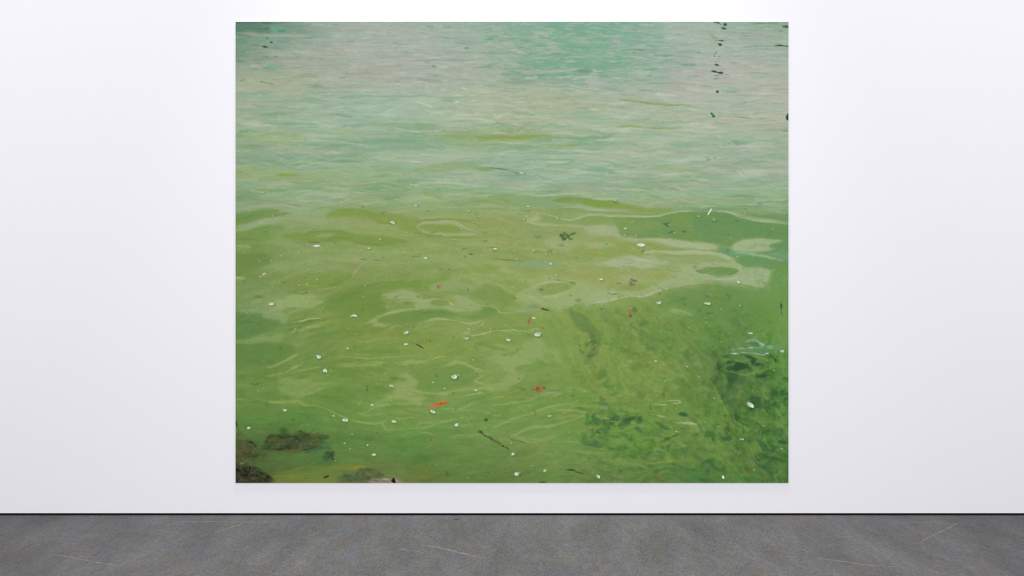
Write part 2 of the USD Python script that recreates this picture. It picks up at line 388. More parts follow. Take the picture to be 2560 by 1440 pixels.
def ripples():
    """Fine texture: level streaks far off, streaks along the drift of the algae nearer by."""
    q = np.array([[float(v) for v in e.split(",")] for e in ANGLES.split()])
    num = np.zeros((2, GH // 8, GW // 8))
    gx, gy = GX[::8, ::8][:GH // 8, :GW // 8], GY[::8, ::8][:GH // 8, :GW // 8]
    for x, y, t in q:
        g = np.exp(-((gx - x) ** 2 + (gy - y) ** 2) / (2 * 75.0 ** 2)) + 1e-9
        num += g * np.array([math.cos(2 * math.radians(t)), math.sin(2 * math.radians(t))])[:, None, None]
    ang = 0.5 * np.arctan2(num[1], num[0])
    up = [np.arange(GH)[:, None] / 8 + np.zeros((1, GW)), np.arange(GW)[None] / 8 + np.zeros((GH, 1))]
    c2 = map_coordinates(np.cos(2 * ang), up, order=1, mode="nearest")
    s2 = map_coordinates(np.sin(2 * ang), up, order=1, mode="nearest")
    th = 0.5 * np.arctan2(s2, c2) + 0.22 * field(30, 22, 41) * ss(560, 700, GY) * (0.5 + ss(1400, 1550, GX))
    vx, vy = np.cos(th), np.sin(th)
    jj, ii = np.mgrid[0:GH, 0:GW].astype(float)

    def drift(src, steps, step):
        acc = src.copy()
        for sgn in (1, -1):
            x, y = ii.copy(), jj.copy()
            for _ in range(steps):
                u = [y, x]
                a, b = map_coordinates(vx, u, order=0, mode="nearest"), map_coordinates(vy, u, order=0, mode="nearest")
                x += sgn * step * a
                y += sgn * step * b
                acc += map_coordinates(src, [y, x], order=1, mode="reflect")
        acc -= acc.mean()
        return acc / acc.std()
    l1 = drift(field(3.2, 2.6, 51), 6, 2.5)
    l2 = drift(field(7.5, 5.5, 52), 6, 5.0)
    l3 = drift(field(1.6, 1.3, 53), 6, 1.6)
    FIB[...] = 0.6 * l3 + 0.5 * drift(field(2.4, 2.0, 55), 8, 2.2) + 0.3 * l1
    far = 1 - ss(260, 430, GY)
    mid = ss(200, 330, GY) * (1 - ss(480, 600, GY))
    near = ss(470, 640, GY)
    swirl = ss(1330, 1560, GX) * ss(720, 900, GY)
    deep = ss(1730, 1830, GX) * ss(820, 930, GY) * (1 - 0.5 * ss(1100, 1200, GY))
    lum = far * (2.3 * field(11, 1.2, 61) + 1.8 * field(22, 2.4, 62) + 1.5 * field(4, 1.0, 65))
    hue = far * (0.7 * field(15, 1.5, 63) + 0.7 * field(36, 4.0, 64))
    lum = lum + mid * (1.5 * field(38, 2.3, 71) + 1.4 * field(22, 1.5, 72))
    hue = hue + mid * (1.4 * field(60, 4.0, 73) + 0.8 * field(22, 2.4, 74))
    lum = lum + near * ((1.5 + 0.5 * swirl + 3.0 * deep) * l1 + (1.8 + 0.4 * swirl + 3.0 * deep) * l2 + (1.0 + 1.2 * swirl) * l3 + (0.8 + 2.0 * swirl) * field(7, 5, 76) + (0.8 + 1.4 * swirl) * field(2.6, 2.2, 77))
    hue = hue + near * (0.8 * field(22, 10, 75) + (0.5 + 0.8 * swirl) * drift(field(9, 6, 54), 5, 5.0))
    C[...] += lum[..., None] * np.array([1.05, 0.95, 0.85]) + hue[..., None] * np.array([1.5, -0.35, 0.5])
    low = ss(1380, 1480, GX) * ss(980, 1060, GY)
    C[...] -= ((0.7 * low + deep) * np.maximum(l1 + 0.6 * l2 - 0.8, 0))[..., None] * np.array([12, 11, 4.0])


def wavelets():
    """Hundreds of small lens-shaped glints and troughs on the far and middle water."""
    h = np.random.default_rng(77)
    O(0, 0)
    k = 4.8
    for _ in range(1500):
        y = 55 + 450 * h.random() ** 1.25
        x = h.uniform(570, 1990)
        far = np.clip((y - 55) / 420, 0, 1)
        l = h.uniform(0.5, 1.5) * (16 + 52 * far)
        w = h.uniform(0.6, 1.5) * (2.3 + 3.2 * far)
        j, i = int(np.clip((y - PY0) * KY, 0, GH - 1)), int(np.clip((x - PX0) * KX, 0, GW - 1))
        here = C[j, i].copy()
        teal = math.exp(-((x - 1430) / 150) ** 2 - ((y - 130) / 80) ** 2)
        if teal > 0.35 and h.random() < 0.55:
            col = np.array([116, 172, 140] if h.random() < 0.55 else [178, 180, 164])
        else:
            u = h.random()
            col = here + (np.array([12, 6, 9]) if u < 0.3 else np.array([13, 13, 11]) if u < 0.5 else np.array([-17, -4, -9]) if u < 0.8 else np.array([-12, -12, -12]))
        s, b = h.normal(0, 1.0 + 3 * far), h.normal(0, 1.0 + 3.5 * far)
        S(w * k, col, h.uniform(0.5, 0.95), " ".join(f"{q[0] * k:.1f},{q[1] * k:.1f}" for q in ((x - l / 2, y - s), (x - l / 6, y + b), (x + l / 6, y + b * 0.6), (x + l / 2, y + s))), f=(0.9 + 1.3 * far) * k)
    for _ in range(800):
        x, y = h.normal(1450, 150), h.uniform(55, 235)
        g = math.exp(-((x - 1440) / 170) ** 2 - ((y - 130) / 90) ** 2)
        if h.random() > g + 0.15:
            continue
        col = ((104, 164, 130), (116, 172, 142), (182, 180, 166), (176, 182, 166), (168, 182, 164), (188, 196, 180))[h.integers(6)]
        l, w, s = h.uniform(10, 42), h.uniform(2.4, 5.5), h.normal(0, 1.2)
        S(w * k, col, h.uniform(0.45, 0.9), " ".join(f"{q[0] * k:.1f},{q[1] * k:.1f}" for q in ((x - l / 2, y - s), (x, y + h.normal(0, 1)), (x + l / 2, y + s))), f=1.8 * k)
    for _ in range(420):
        y = h.uniform(300, 530)
        x = h.uniform(570, 1990)
        l, w = h.uniform(50, 150), h.uniform(2.5, 6.5)
        j, i = int(np.clip((y - PY0) * KY, 0, GH - 1)), int(np.clip((x - PX0) * KX, 0, GW - 1))
        col = C[j, i] + (np.array([16, 12, 12]) if h.random() < 0.5 else np.array([-17, -6, -9]))
        s, b, c = h.normal(0, 2.5), h.normal(0, 4), h.normal(0, 3)
        S(w * k, col, h.uniform(0.4, 0.85), " ".join(f"{q[0] * k:.1f},{q[1] * k:.1f}" for q in ((x - l / 2, y - s), (x - l / 6, y + b), (x + l / 6, y + c), (x + l / 2, y + s))), f=2.2 * k)
    for _ in range(330):
        y = h.uniform(430, 780)
        x = h.uniform(570, 1990)
        if x > 1480 and y > 720:
            continue
        l, w = h.uniform(40, 130), h.uniform(4, 12)
        j, i = int(np.clip((y - PY0) * KY, 0, GH - 1)), int(np.clip((x - PX0) * KX, 0, GW - 1))
        col = C[j, i] + (np.array([12, 9, 14]) if h.random() < 0.5 else np.array([-11, -6, -14]))
        s, b = h.normal(0, 4), h.normal(0, 4)
        S(w * k, col, h.uniform(0.2, 0.5), " ".join(f"{q[0] * k:.1f},{q[1] * k:.1f}" for q in ((x - l / 2, y - s), (x - l / 6, y + b), (x + l / 6, y + b * 0.6), (x + l / 2, y + s))), f=w * k * 0.8)


def tone():
    """The print's ink: greens and reds a little duller than they were mixed."""
    r, g, bl = C[..., 0].copy(), C[..., 1].copy(), C[..., 2].copy()
    ex = g - 0.5 * (r + bl)
    C[..., 1] = g - 0.17 * np.maximum(0, ex - 12)
    C[..., 0] = r - 0.10 * np.maximum(0, r - g)
    C[..., 2] = bl + 0.06 * np.maximum(0, r - g)


def specks():
    """Tiny dark and pale flecks strewn over the nearer algae."""
    h = np.random.default_rng(78)
    O(0, 0)
    for _ in range(420):
        y = 520 + 680 * h.random()
        x = h.uniform(590, 1970)
        r = h.uniform(0.8, 2.0)
        j, i = int(np.clip((y - PY0) * KY, 0, GH - 1)), int(np.clip((x - PX0) * KX, 0, GW - 1))
        col = C[j, i] + (np.array([-26, -24, -16]) if h.random() < 0.6 else np.array([34, 26, 34]))
        E(col, h.uniform(0.35, 0.8), 6, x * 4.8, y * 4.8, r * 4.8 * h.uniform(1, 2.2), r * 4.8, h.uniform(-30, 30))


def mottle():
    """Clotted algae: dark holes and bright rims where the mat breaks up."""
    spot_at = lambda x, y, a, b: np.exp(-((GX - x) / a) ** 2 - ((GY - y) / b) ** 2)
    zone = ss(1740, 1850, GX + 0.25 * (GY - 950)) * ss(850, 930, GY) * (1 - 0.35 * ss(1100, 1200, GY)) + 0.9 * spot_at(1548, 1072, 95, 48) + 0.55 * spot_at(1690, 1125, 90, 55) + 0.3 * spot_at(1700, 860, 120, 90) + 0.35 * spot_at(1490, 850, 50, 70)
    zone = np.clip(zone, 0, 1)
    n = 0.55 * field(8, 7, 81) + 0.5 * field(3.6, 3.2, 82) + 0.35 * FIB + 0.35 * field(20, 18, 83)
    keep = (ID == 0) * (1 - ss(165, 190, C.mean(-1)))
    for m, col in ((0.62 * ss(0.35, 1.7, n), (50, 92, 50)), (0.34 * ss(0.3, 1.5, -n), (116, 160, 72))):
        m = (m * zone * keep)[..., None]
        C[...] = C * (1 - m) + np.array(col) * m


def holes():
    """The clear dark openings in the mat at the right."""
    O(1500, 630)
    for x, y, rx, ry, r, a in ((1512, 1272, 42, 13, 0, .8), (1572, 1335, 40, 20, -25, .75), (1775, 1270, 40, 20, 35, .75), (1815, 1320, 24, 44, -15, .7), (1690, 1392, 82, 42, 0, .88), (1922, 1368, 52, 20, -12, .75), (1436, 1372, 26, 50, -14, .7), (2106, 1290, 40, 13, 40, .75), (1640, 1352, 30, 16, 10, .6)):
        E((44, 80, 50), a, 20, x, y, rx, ry, r, None, 1.6)
    for t in ("1470,1300 1560,1290 1650,1320 1740,1340", "1600,1370 1620,1330 1700,1335 1790,1370", "1740,1290 1800,1370 1810,1440", "1850,1330 1900,1330 1990,1350", "1480,1420 1530,1370 1600,1360"):
        S(12, (110, 154, 70), .6, t, f=10)
    O(1500, 920)
    for x, y, rx, ry, r, a in ((1936, 104, 52, 15, 2, .85), (1700, 12, 84, 34, 0, .7), (1800, 30, 24, 20, 0, .6)):
        E((44, 84, 50), a, 18, x, y, rx, ry, r, None, 1.4)


def grain():
    C[...] += (0.9 * field(1.0, 1.0, 91) + 0.9 * field(3.0, 0.8, 92))[..., None]
    C[...] += field(9, 5, 93)[..., None] * np.array([0.9, -0.3, 0.5])


def far_water():
    global SOFT, WIDE, FIBRE
    SOFT, WIDE, FIBRE = 0.9, 1.2, 0.5
    O(580, 45)
    DARK, TEAL, PINK = (66, 78, 58), (112, 172, 142), (176, 172, 156)
    S(14, (62, 66, 50), .9, "330,56 400,60 470,56", f=10)
    S(26, (84, 122, 98), .7, "40,58 150,60 320,55 520,66 710,58", f=18)
    S(20, (82, 128, 98), .8, "40,158 110,140 250,130 400,130", f=14)
    S(12, (84, 100, 78), .8, "380,128 440,104", f=9)
    B(TEAL, .8, 16, "440,100 560,92 700,150 720,180 560,170 460,150")
    E((86, 142, 110), .8, 14, 590, 150, 55, 12)
    S(14, (96, 135, 108), .8, "405,160 490,162", f=9)
    S(10, (110, 140, 118), .7, "560,172 720,176", f=9)
    S(40, PINK, .6, "60,190 300,200 600,205 890,212", f=26)
    S(10, (110, 145, 120), .7, "60,212 200,205", f=8)
    E((58, 78, 62), .9, 12, 428, 243, 16, 11, 10)
    E((74, 90, 76), .9, 12, 480, 289, 17, 15, 20)
    E((56, 74, 52), .95, 12, 400, 346, 34, 11, 6)
    S(11, (94, 128, 92), .8, "430,350 520,360 600,363", f=9)
    S(10, (104, 128, 100), .8, "250,332 380,336", f=8)
    S(36, (122, 168, 142), .8, "50,240 200,250 560,238 620,270", f=24)
    S(26, (106, 146, 116), .7, "60,275 110,262 180,285", f=16)
    S(10, (108, 140, 112), .8, "80,305 160,300", f=8)
    S(22, (128, 168, 138), .7, "500,262 560,290 620,300", f=18)
    S(34, PINK, .55, "180,410 420,405 700,425 960,440", f=24)
    S(14, (102, 138, 106), .85, "370,458 430,462 550,456", f=9)
    S(18, (130, 172, 146), .7, "600,462 750,465", f=12)
    S(14, (106, 126, 106), .8, "48,512 130,520", f=10)
    S(22, PINK, .6, "370,522 600,518 900,524", f=14)
    S(10, (130, 148, 125), .7, "240,528 340,532", f=8)
    E((120, 174, 144), .8, 18, 480, 582, 75, 26)
    S(12, (132, 138, 112), .8, "350,604 420,606", f=9)
    E((178, 180, 158), .7, 16, 262, 572, 55, 18)
    S(12, (128, 148, 120), .7, "230,608 275,602", f=9)
    S(36, (150, 176, 152), .6, "360,690 500,685 640,690", f=20)
    B((170, 177, 146), .5, 40, "60,700 500,690 900,780 900,860 400,840 60,840")
    S(14, (98, 146, 114), .85, "135,748 172,734", f=9)
    E((106, 132, 104), .85, 10, 364, 764, 16, 10)
    S(24, (124, 166, 124), .8, "390,768 450,782 520,790", f=14)
    S(26, (134, 174, 146), .8, "48,905 150,900 400,885 560,888", f=18)
    S(24, (144, 180, 154), .7, "60,960 300,950 560,945", f=18)
    S(13, (132, 172, 140), .85, "600,955 660,978 740,985 860,972", f=9)
    S(12, (134, 174, 144), .8, "640,955 740,962 860,975", f=9)
    S(26, (142, 172, 144), .75, "850,905 960,920 1140,936", f=18)
    S(24, (168, 174, 148), .6, "50,1020 400,1030 860,1034", f=18)
    S(20, (150, 155, 130), .8, "250,1032 340,1046 440,1068", f=14)
    S(12, (142, 180, 138), .85, "1200,768 1350,760 1430,752 1560,775 1660,790", f=9)
    S(14, (150, 168, 146), .7, "1300,822 1420,826", f=9)
    S(10, (150, 168, 146), .7, "1640,225 1800,222", f=8)
    S(24, (140, 173, 142), .8, "1440,930 1650,942 1900,944 2270,945", f=16)
    S(12, (138, 172, 142), .85, "1780,995 1980,990", f=8)
    S(14, (138, 176, 134), .85, "1430,1028 1600,1030", f=9)
    S(13, (190, 208, 178), .85, "1630,1078 1700,1068 1752,1046", f=9)
    S(11, (186, 205, 175), .8, "1820,1132 1910,1098", f=8)
    S(10, (184, 204, 176), .8, "1220,1084 1340,1074", f=8)
    S(14, (136, 158, 138), .8, "1220,1160 1350,1180 1490,1178", f=9)
    S(11, (138, 160, 140), .8, "1300,1175 1400,1195", f=8)
    S(20, (128, 170, 136), .85, "340,1260 500,1266 700,1275 1000,1272", f=12)
    S(16, (128, 172, 148), .8, "60,1105 160,1108 280,1110", f=10)
    S(10, (134, 156, 130), .8, "340,1162 540,1160", f=8)
    S(28, (168, 172, 144), .55, "50,1185 250,1195 500,1220", f=18)
    S(22, (164, 168, 142), .6, "700,1210 860,1215", f=14)
    S(14, (160, 180, 125), .8, "1060,1178 1260,1180", f=10)
    S(20, (164, 190, 168), .7, "1050,1226 1190,1224", f=12)
    B((140, 170, 130), .75, 22, "1590,1270 1900,1275 2270,1265 2270,1330 1950,1325 1700,1305")
    S(14, (186, 194, 170), .8, "2130,1358 2270,1356", f=9)
    B((158, 182, 118), .6, 16, "1210,1370 1350,1352 1500,1345 1600,1360 1400,1380 1260,1385")
    S(20, (118, 158, 112), .8, "46,1368 180,1362", f=12)
    S(12, (128, 165, 138), .75, "180,1360 420,1362", f=9)
    for x, y, w in ((1200, 640, 60), (1440, 655, 90), (1520, 265, 50), (1240, 320, 60), (1280, 1075, 70), (1600, 840, 40), (1180, 612, 40), (1640, 165, 60)):
        S(10, (188, 192, 176), .6, f"{x - w},{y + 3} {x},{y} {x + w},{y - 3}", f=9)
    for x, y, w in ((1330, 722, 34), (700, 760, 50), (530, 735, 40), (660, 686, 30), (1320, 385, 26), (930, 155, 40), (1240, 75, 40), (1340, 560, 40), (1970, 760, 40), (2010, 716, 90), (780, 520, 26)):
        S(11, (140, 148, 128), .75, f"{x - w},{y} {x},{y + 2} {x + w},{y}", f=9)

    O(1040, 45)
    B((128, 176, 146), .28, 90, "1150,40 2270,40 2270,620 1700,610 1380,600 1250,420 1180,230")
    B((116, 172, 138), .35, 30, "1660,60 1820,55 1800,230 1900,330 1700,290 1690,170")
    B((118, 172, 138), .55, 22, "1260,555 1420,520 1640,500 1850,520 2270,500 2270,590 1980,600 1700,600 1420,592")
    B((120, 173, 138), .45, 22, "1820,360 2000,330 2270,340 2270,420 2050,440 1860,420")
    S(40, (118, 172, 140), .4, "1900,190 2050,200 2270,150", f=22)
    S(12, (126, 156, 130), .8, "0,505 250,496 500,492 840,496", f=9)
    P = (180, 177, 160)
    for t in ("1380,182 1500,178 1600,158", "1260,230 1450,238 1660,232", "1410,262 1560,272 1770,305", "1310,310 1400,306", "1370,385 1560,378",
              "1610,385 1700,400 1790,412", "1440,466 1560,470 1690,460", "1820,478 1980,470 2160,466", "2030,214 2160,216 2270,212", "1980,284 2140,296",
              "2090,180 2240,190", "1540,125 1680,120", "2080,420 2230,412", "1250,440 1350,430", "980,205 1120,225 1230,205", "1420,105 1560,110",
              "1000,345 1060,350", "520,320 640,318", "380,262 470,258", "60,298 160,300", "2090,460 2240,470", "1760,130 1860,140", "1600,345 1700,350", "1880,380 2010,385"):
        S(15, P, .75, t, f=10)
    for t in ("840,410 915,392", "1110,392 1230,386", "1120,555 1260,560", "960,705 1075,715", "1790,520 1900,526", "1150,205 1240,210"):
        S(12, (188, 200, 182), .75, t, f=9)
    for t in ("1560,90 1640,95", "1330,182 1420,186", "1900,180 2050,182", "1630,430 1720,440", "1240,270 1400,280", "1820,350 1980,356", "2080,355 2250,350", "1700,440 1880,448", "800,215 960,220", "470,285 610,290", "300,240 430,235", "120,110 220,112", "310,110 420,112", "860,440 1000,435", "1480,505 1620,500"):
        S(14, (110, 166, 134), .7, t, f=10)
    S(24, (132, 150, 118), .85, "1080,628 1200,636 1300,628 1380,630", f=14)
    S(36, (180, 174, 162), .7, "1380,650 1600,645 1900,615", f=20)
    S(30, (178, 174, 162), .6, "900,690 1050,650 1350,640", f=20)
    E((120, 150, 122), .85, 14, 2020, 632, 100, 26, 4)
    S(12, (192, 190, 182), .85, "1740,648 1850,620 1960,600 2010,598", f=9)
    S(14, (186, 186, 176), .8, "2110,600 2190,640 2270,645", f=9)
    S(30, (122, 172, 142), .85, "1460,690 1700,690 1950,680 2270,690", f=16)
    S(20, (132, 170, 144), .7, "1040,690 1250,688", f=12)
    S(15, (190, 192, 172), .9, "1690,724 1790,715 1895,692", f=9)
    S(16, (182, 192, 172), .8, "1890,742 2050,715 2270,712", f=9)
    B((174, 180, 172), .8, 18, "2040,745 2130,728 2270,740 2270,790 2130,800 2060,780")
    S(22, (136, 164, 142), .8, "1500,740 1700,745 1900,755", f=14)
    S(20, (130, 154, 124), .85, "970,762 1100,768 1230,780 1360,772 1500,775", f=12)
    S(24, (138, 160, 140), .75, "1100,785 1250,795 1500,790", f=14)
    B((174, 180, 172), .55, 24, "1250,800 1600,775 1880,780 1860,815 1500,828 1260,840")
    S(22, (140, 164, 140), .8, "-10,730 100,732 210,740", f=14)
    S(12, (140, 162, 138), .75, "190,738 260,755 320,772", f=9)
    S(12, (150, 184, 150), .8, "420,790 520,790 620,788", f=9)
    S(10, (150, 180, 150), .8, "780,798 950,800 1090,795", f=8)
    S(18, (138, 174, 148), .85, "1040,858 1130,848 1230,860", f=11)
    S(13, (138, 168, 138), .8, "1350,830 1600,826 1850,838 2000,868 2270,880", f=9)
    S(13, (184, 192, 176), .8, "1880,795 1930,830 2060,858 2270,862", f=9)
    S(12, (132, 166, 138), .7, "1900,800 1960,820 2100,830", f=8)
    S(15, (138, 178, 134), .85, "260,956 430,955 660,954", f=9)
    S(20, (138, 174, 144), .75, "-10,935 120,940 270,952", f=12)
    S(18, (186, 206, 178), .9, "-10,1006 70,1028 150,1060 235,1084", f=10)
    S(12, (140, 178, 150), .7, "260,1090 380,1110", f=9)
    S(16, (186, 206, 180), .8, "300,880 370,865", f=10)
    S(16, (192, 212, 186), .8, "540,850 610,862", f=10)
    E((192, 212, 190), .8, 12, 492, 1008, 34, 12)
    E((186, 206, 184), .8, 10, 690, 995, 40, 9)
    E((168, 200, 188), .8, 12, 1262, 1004, 40, 12)
    E((168, 200, 188), .8, 10, 1440, 1020, 50, 8)
    E((168, 198, 184), .7, 10, 1640, 1046, 40, 9)
    E((188, 208, 178), .8, 12, 2140, 1098, 60, 16)
    B((172, 178, 146), .55, 40, "1240,850 1500,880 2000,980 2270,1020 2270,1100 1700,1090 1400,960")
    S(18, (192, 194, 170), .75, "330,1205 550,1195 740,1208 880,1216", f=11)
    S(22, (172, 180, 148), .6, "860,1225 1100,1230 1300,1250", f=14)
    S(26, (140, 174, 148), .75, "640,1290 900,1285 1100,1300 1260,1310", f=15)
    S(10, (186, 200, 172), .75, "930,1288 1000,1304", f=7)
    B((138, 170, 128), .8, 18, "-10,1270 150,1268 290,1305 180,1330 -10,1330")
    S(14, (184, 196, 168), .8, "-10,1360 120,1352 300,1344", f=9)
    B((138, 168, 108), .75, 20, "290,1385 600,1375 900,1385 1150,1410 1400,1415 1500,1445 300,1445")
    S(24, (134, 162, 88), .7, "750,1420 1000,1425 1350,1428", f=16)
    S(16, (176, 192, 165), .7, "900,1370 1050,1385 1080,1380", f=10)
    S(28, (168, 178, 146), .55, "1450,1365 1800,1362 2080,1362", f=16)
    for x, y, w in ((900, 352, 70), (1280, 400, 40), (250, 690, 70), (700, 600, 40), (2010, 1092, 100), (1680, 955, 50)):
        S(12, (142, 156, 136), .65, f"{x - w},{y} {x},{y - 2} {x + w},{y}", f=9)
    E((108, 158, 128), .7, 14, 215, 580, 34, 16, 20)

    O(1500, 45)
    B((124, 176, 148), .25, 90, "-300,50 560,40 700,160 740,360 880,560 700,740 300,740 -10,720")
    B((124, 174, 142), .35, 26, "260,150 500,200 450,280 350,310 260,250")
    B((120, 168, 136), .5, 22, "-10,550 200,545 320,580 180,620 -10,620")
    B((120, 168, 138), .5, 20, "-10,685 150,670 250,700 120,730 -10,715")
    P = (184, 180, 166)
    for t in ("250,172 370,165 480,170", "0,215 150,220", "130,270 230,280", "60,410 190,415", "220,468 450,470 660,490", "320,585 470,598 570,598",
              "110,630 270,630", "230,660 480,668", "20,725 180,735", "0,640 60,648", "870,150 960,170 1070,165", "90,520 180,525", "470,90 540,100",
              "830,760 1000,750 1160,750", "640,465 900,480", "1040,545 1110,540", "1220,540 1270,540", "1830,190 1960,205 2110,205"):
        S(15, P, .7, t, f=10)
    for t in ("20,240 130,238", "500,300 640,300", "640,235 780,240", "860,520 980,560", "620,530 780,540", "500,625 700,635", "640,700 860,710", "1060,705 1180,700", "400,740 600,742", "920,200 1010,205",
              "540,330 720,345", "30,130 160,120", "560,205 680,205", "1560,450 1720,452", "2050,455 2150,462", "1200,820 1330,820", "1700,350 1900,342", "1850,375 2060,382"):
        S(13, (124, 166, 142), .7, t, f=10)
    S(14, (120, 142, 116), .85, "380,380 520,380 590,382", f=9)
    S(12, (124, 146, 120), .8, "600,380 700,378", f=9)
    S(11, (132, 154, 132), .75, "880,405 1050,410", f=9)
    E((128, 148, 128), .7, 10, 1180, 415, 22, 9)
    g = motif("dark_reflection")
    S(18, (58, 84, 60), .95, "1380,54 1430,62 1470,82", g, f=11)
    g = motif("dark_reflection")
    E((58, 82, 62), .9, 12, 1520, 84, 24, 15, -10, g, 1.2)
    g = motif("dark_reflection")
    E((66, 92, 66), .9, 12, 1480, 128, 32, 13, 4, g, 1.2)
    S(22, (146, 152, 126), .8, "1330,205 1350,228 1390,238", f=14)
    g = motif("dark_reflection")
    S(12, (72, 88, 54), .95, "1362,275 1430,274 1490,276", g, f=9)
    E((52, 72, 42), .9, 8, 1440, 274, 24, 8, 0, g, 1.2)
    g = motif("dark_reflection")
    E((46, 76, 56), .95, 11, 1428, 332, 25, 18, 15, g, 1.2)
    S(12, (74, 96, 70), .8, "1395,308 1425,320", g, f=9)
    S(9, (126, 146, 124), .8, "1480,364 1540,365", f=8)
    g = motif("dark_reflection")
    S(15, (106, 120, 88), .9, "1410,402 1385,422 1374,450 1385,462", g, f=10)
    E((134, 150, 128), .8, 10, 1432, 460, 26, 7)
    g = motif("dark_reflection")
    S(9, (108, 124, 78), .9, "1325,572 1380,568 1455,574", g, f=8)
    E((64, 86, 46), .9, 10, 1408, 570, 24, 11, 15, g, 1.2)
    g = motif("dark_reflection")
    E((48, 82, 62), .95, 10, 1355, 640, 32, 12, 10, g, 1.2)
    S(13, (52, 84, 64), .95, "1360,645 1410,655 1480,662", g, f=9)
    E((42, 76, 58), .95, 10, 1437, 656, 32, 13, 5, g, 1.2)
    g = motif("dark_reflection")
    S(11, (92, 106, 60), .95, "1360,698 1420,694 1495,698", g, f=8)
    S(9, (120, 130, 98), .85, "1490,688 1550,684", f=8)
    E((126, 138, 118), .8, 10, 1392, 732, 34, 8, -4)
    g = motif("dark_reflection")
    E((48, 88, 68), .95, 10, 1394, 890, 20, 14, 15, g, 1.2)
    k = motif("weed_sprig", "small bright green weed sprig")
    S(22, (58, 124, 74), .95, "1325,1140 1345,1165 1370,1188", k, f=9)
    E((44, 116, 72), .95, 8, 1366, 1182, 20, 12, -20, k)
    E((52, 120, 76), .95, 8, 1332, 1146, 14, 12, 0, k)
    S(7, (128, 140, 124), .9, "1390,1165 1450,1166 1520,1167", f=6)
    S(10, (104, 136, 108), .95, "1615,1183 1750,1188 1880,1190 1975,1190", ("twig", "thin dark twig lying level on the pale water"), f=7)
    S(10, (128, 154, 140), .85, "1390,1246 1450,1260", f=8)
    S(12, (108, 132, 108), .85, "1840,74 1920,68 2010,74 2110,68", f=9)
    S(24, (60, 84, 66), .9, "2190,98 2270,104", f=13)
    S(14, (122, 142, 122), .8, "2070,152 2130,155 2240,185", f=10)
    S(16, (146, 144, 124), .9, "1685,190 1770,184 1840,198", f=10)
    S(14, (160, 150, 136), .8, "1820,200 1960,206", f=10)
    S(12, (120, 148, 120), .8, "1700,348 1880,340 2090,345", f=9)
    S(15, (70, 88, 58), .95, "2080,344 2160,342 2270,346", f=9)
    S(12, (140, 160, 142), .75, "1760,658 1880,662 2010,658", f=9)
    E((44, 74, 54), .95, 10, 2252, 1196, 20, 36, 0)
    E((50, 80, 58), .9, 8, 2258, 1155, 10, 14)
    S(16, (110, 134, 106), .7, "2190,1345 2270,1355", f=12)
    S(24, (136, 166, 92), .9, "235,980 380,992 560,1010 740,1030 900,1042 1090,1060", f=26)
    S(24, (138, 170, 94), .9, "210,1306 380,1300 520,1310 650,1320 860,1326 1000,1320", f=26)
    S(14, (130, 164, 88), .7, "470,1005 600,1020", f=9)
    S(18, (174, 174, 144), .75, "640,1185 820,1190 960,1195 1100,1215", f=11)
    S(20, (138, 176, 152), .75, "1560,1042 1640,1030 1720,1005 1680,990", f=12)
    S(22, (142, 176, 150), .65, "1620,925 1740,925 1840,940", f=14)
    S(16, (148, 164, 138), .7, "540,795 800,785 1110,780", f=10)
    S(16, (158, 166, 140), .6, "1950,1010 2100,1015 2270,1012", f=10)
    S(16, (158, 160, 144), .6, "2050,850 2270,850", f=10)
    S(14, (182, 192, 170), .7, "740,1235 900,1225", f=9)
    S(18, (184, 192, 172), .6, "540,1110 700,1115", f=12)
    S(18, (164, 176, 140), .6, "460,1255 760,1260", f=10)
    S(16, (166, 172, 138), .55, "80,1390 400,1395 700,1398", f=10)
    S(14, (150, 178, 148), .65, "1060,1385 1400,1380 1800,1370", f=9)


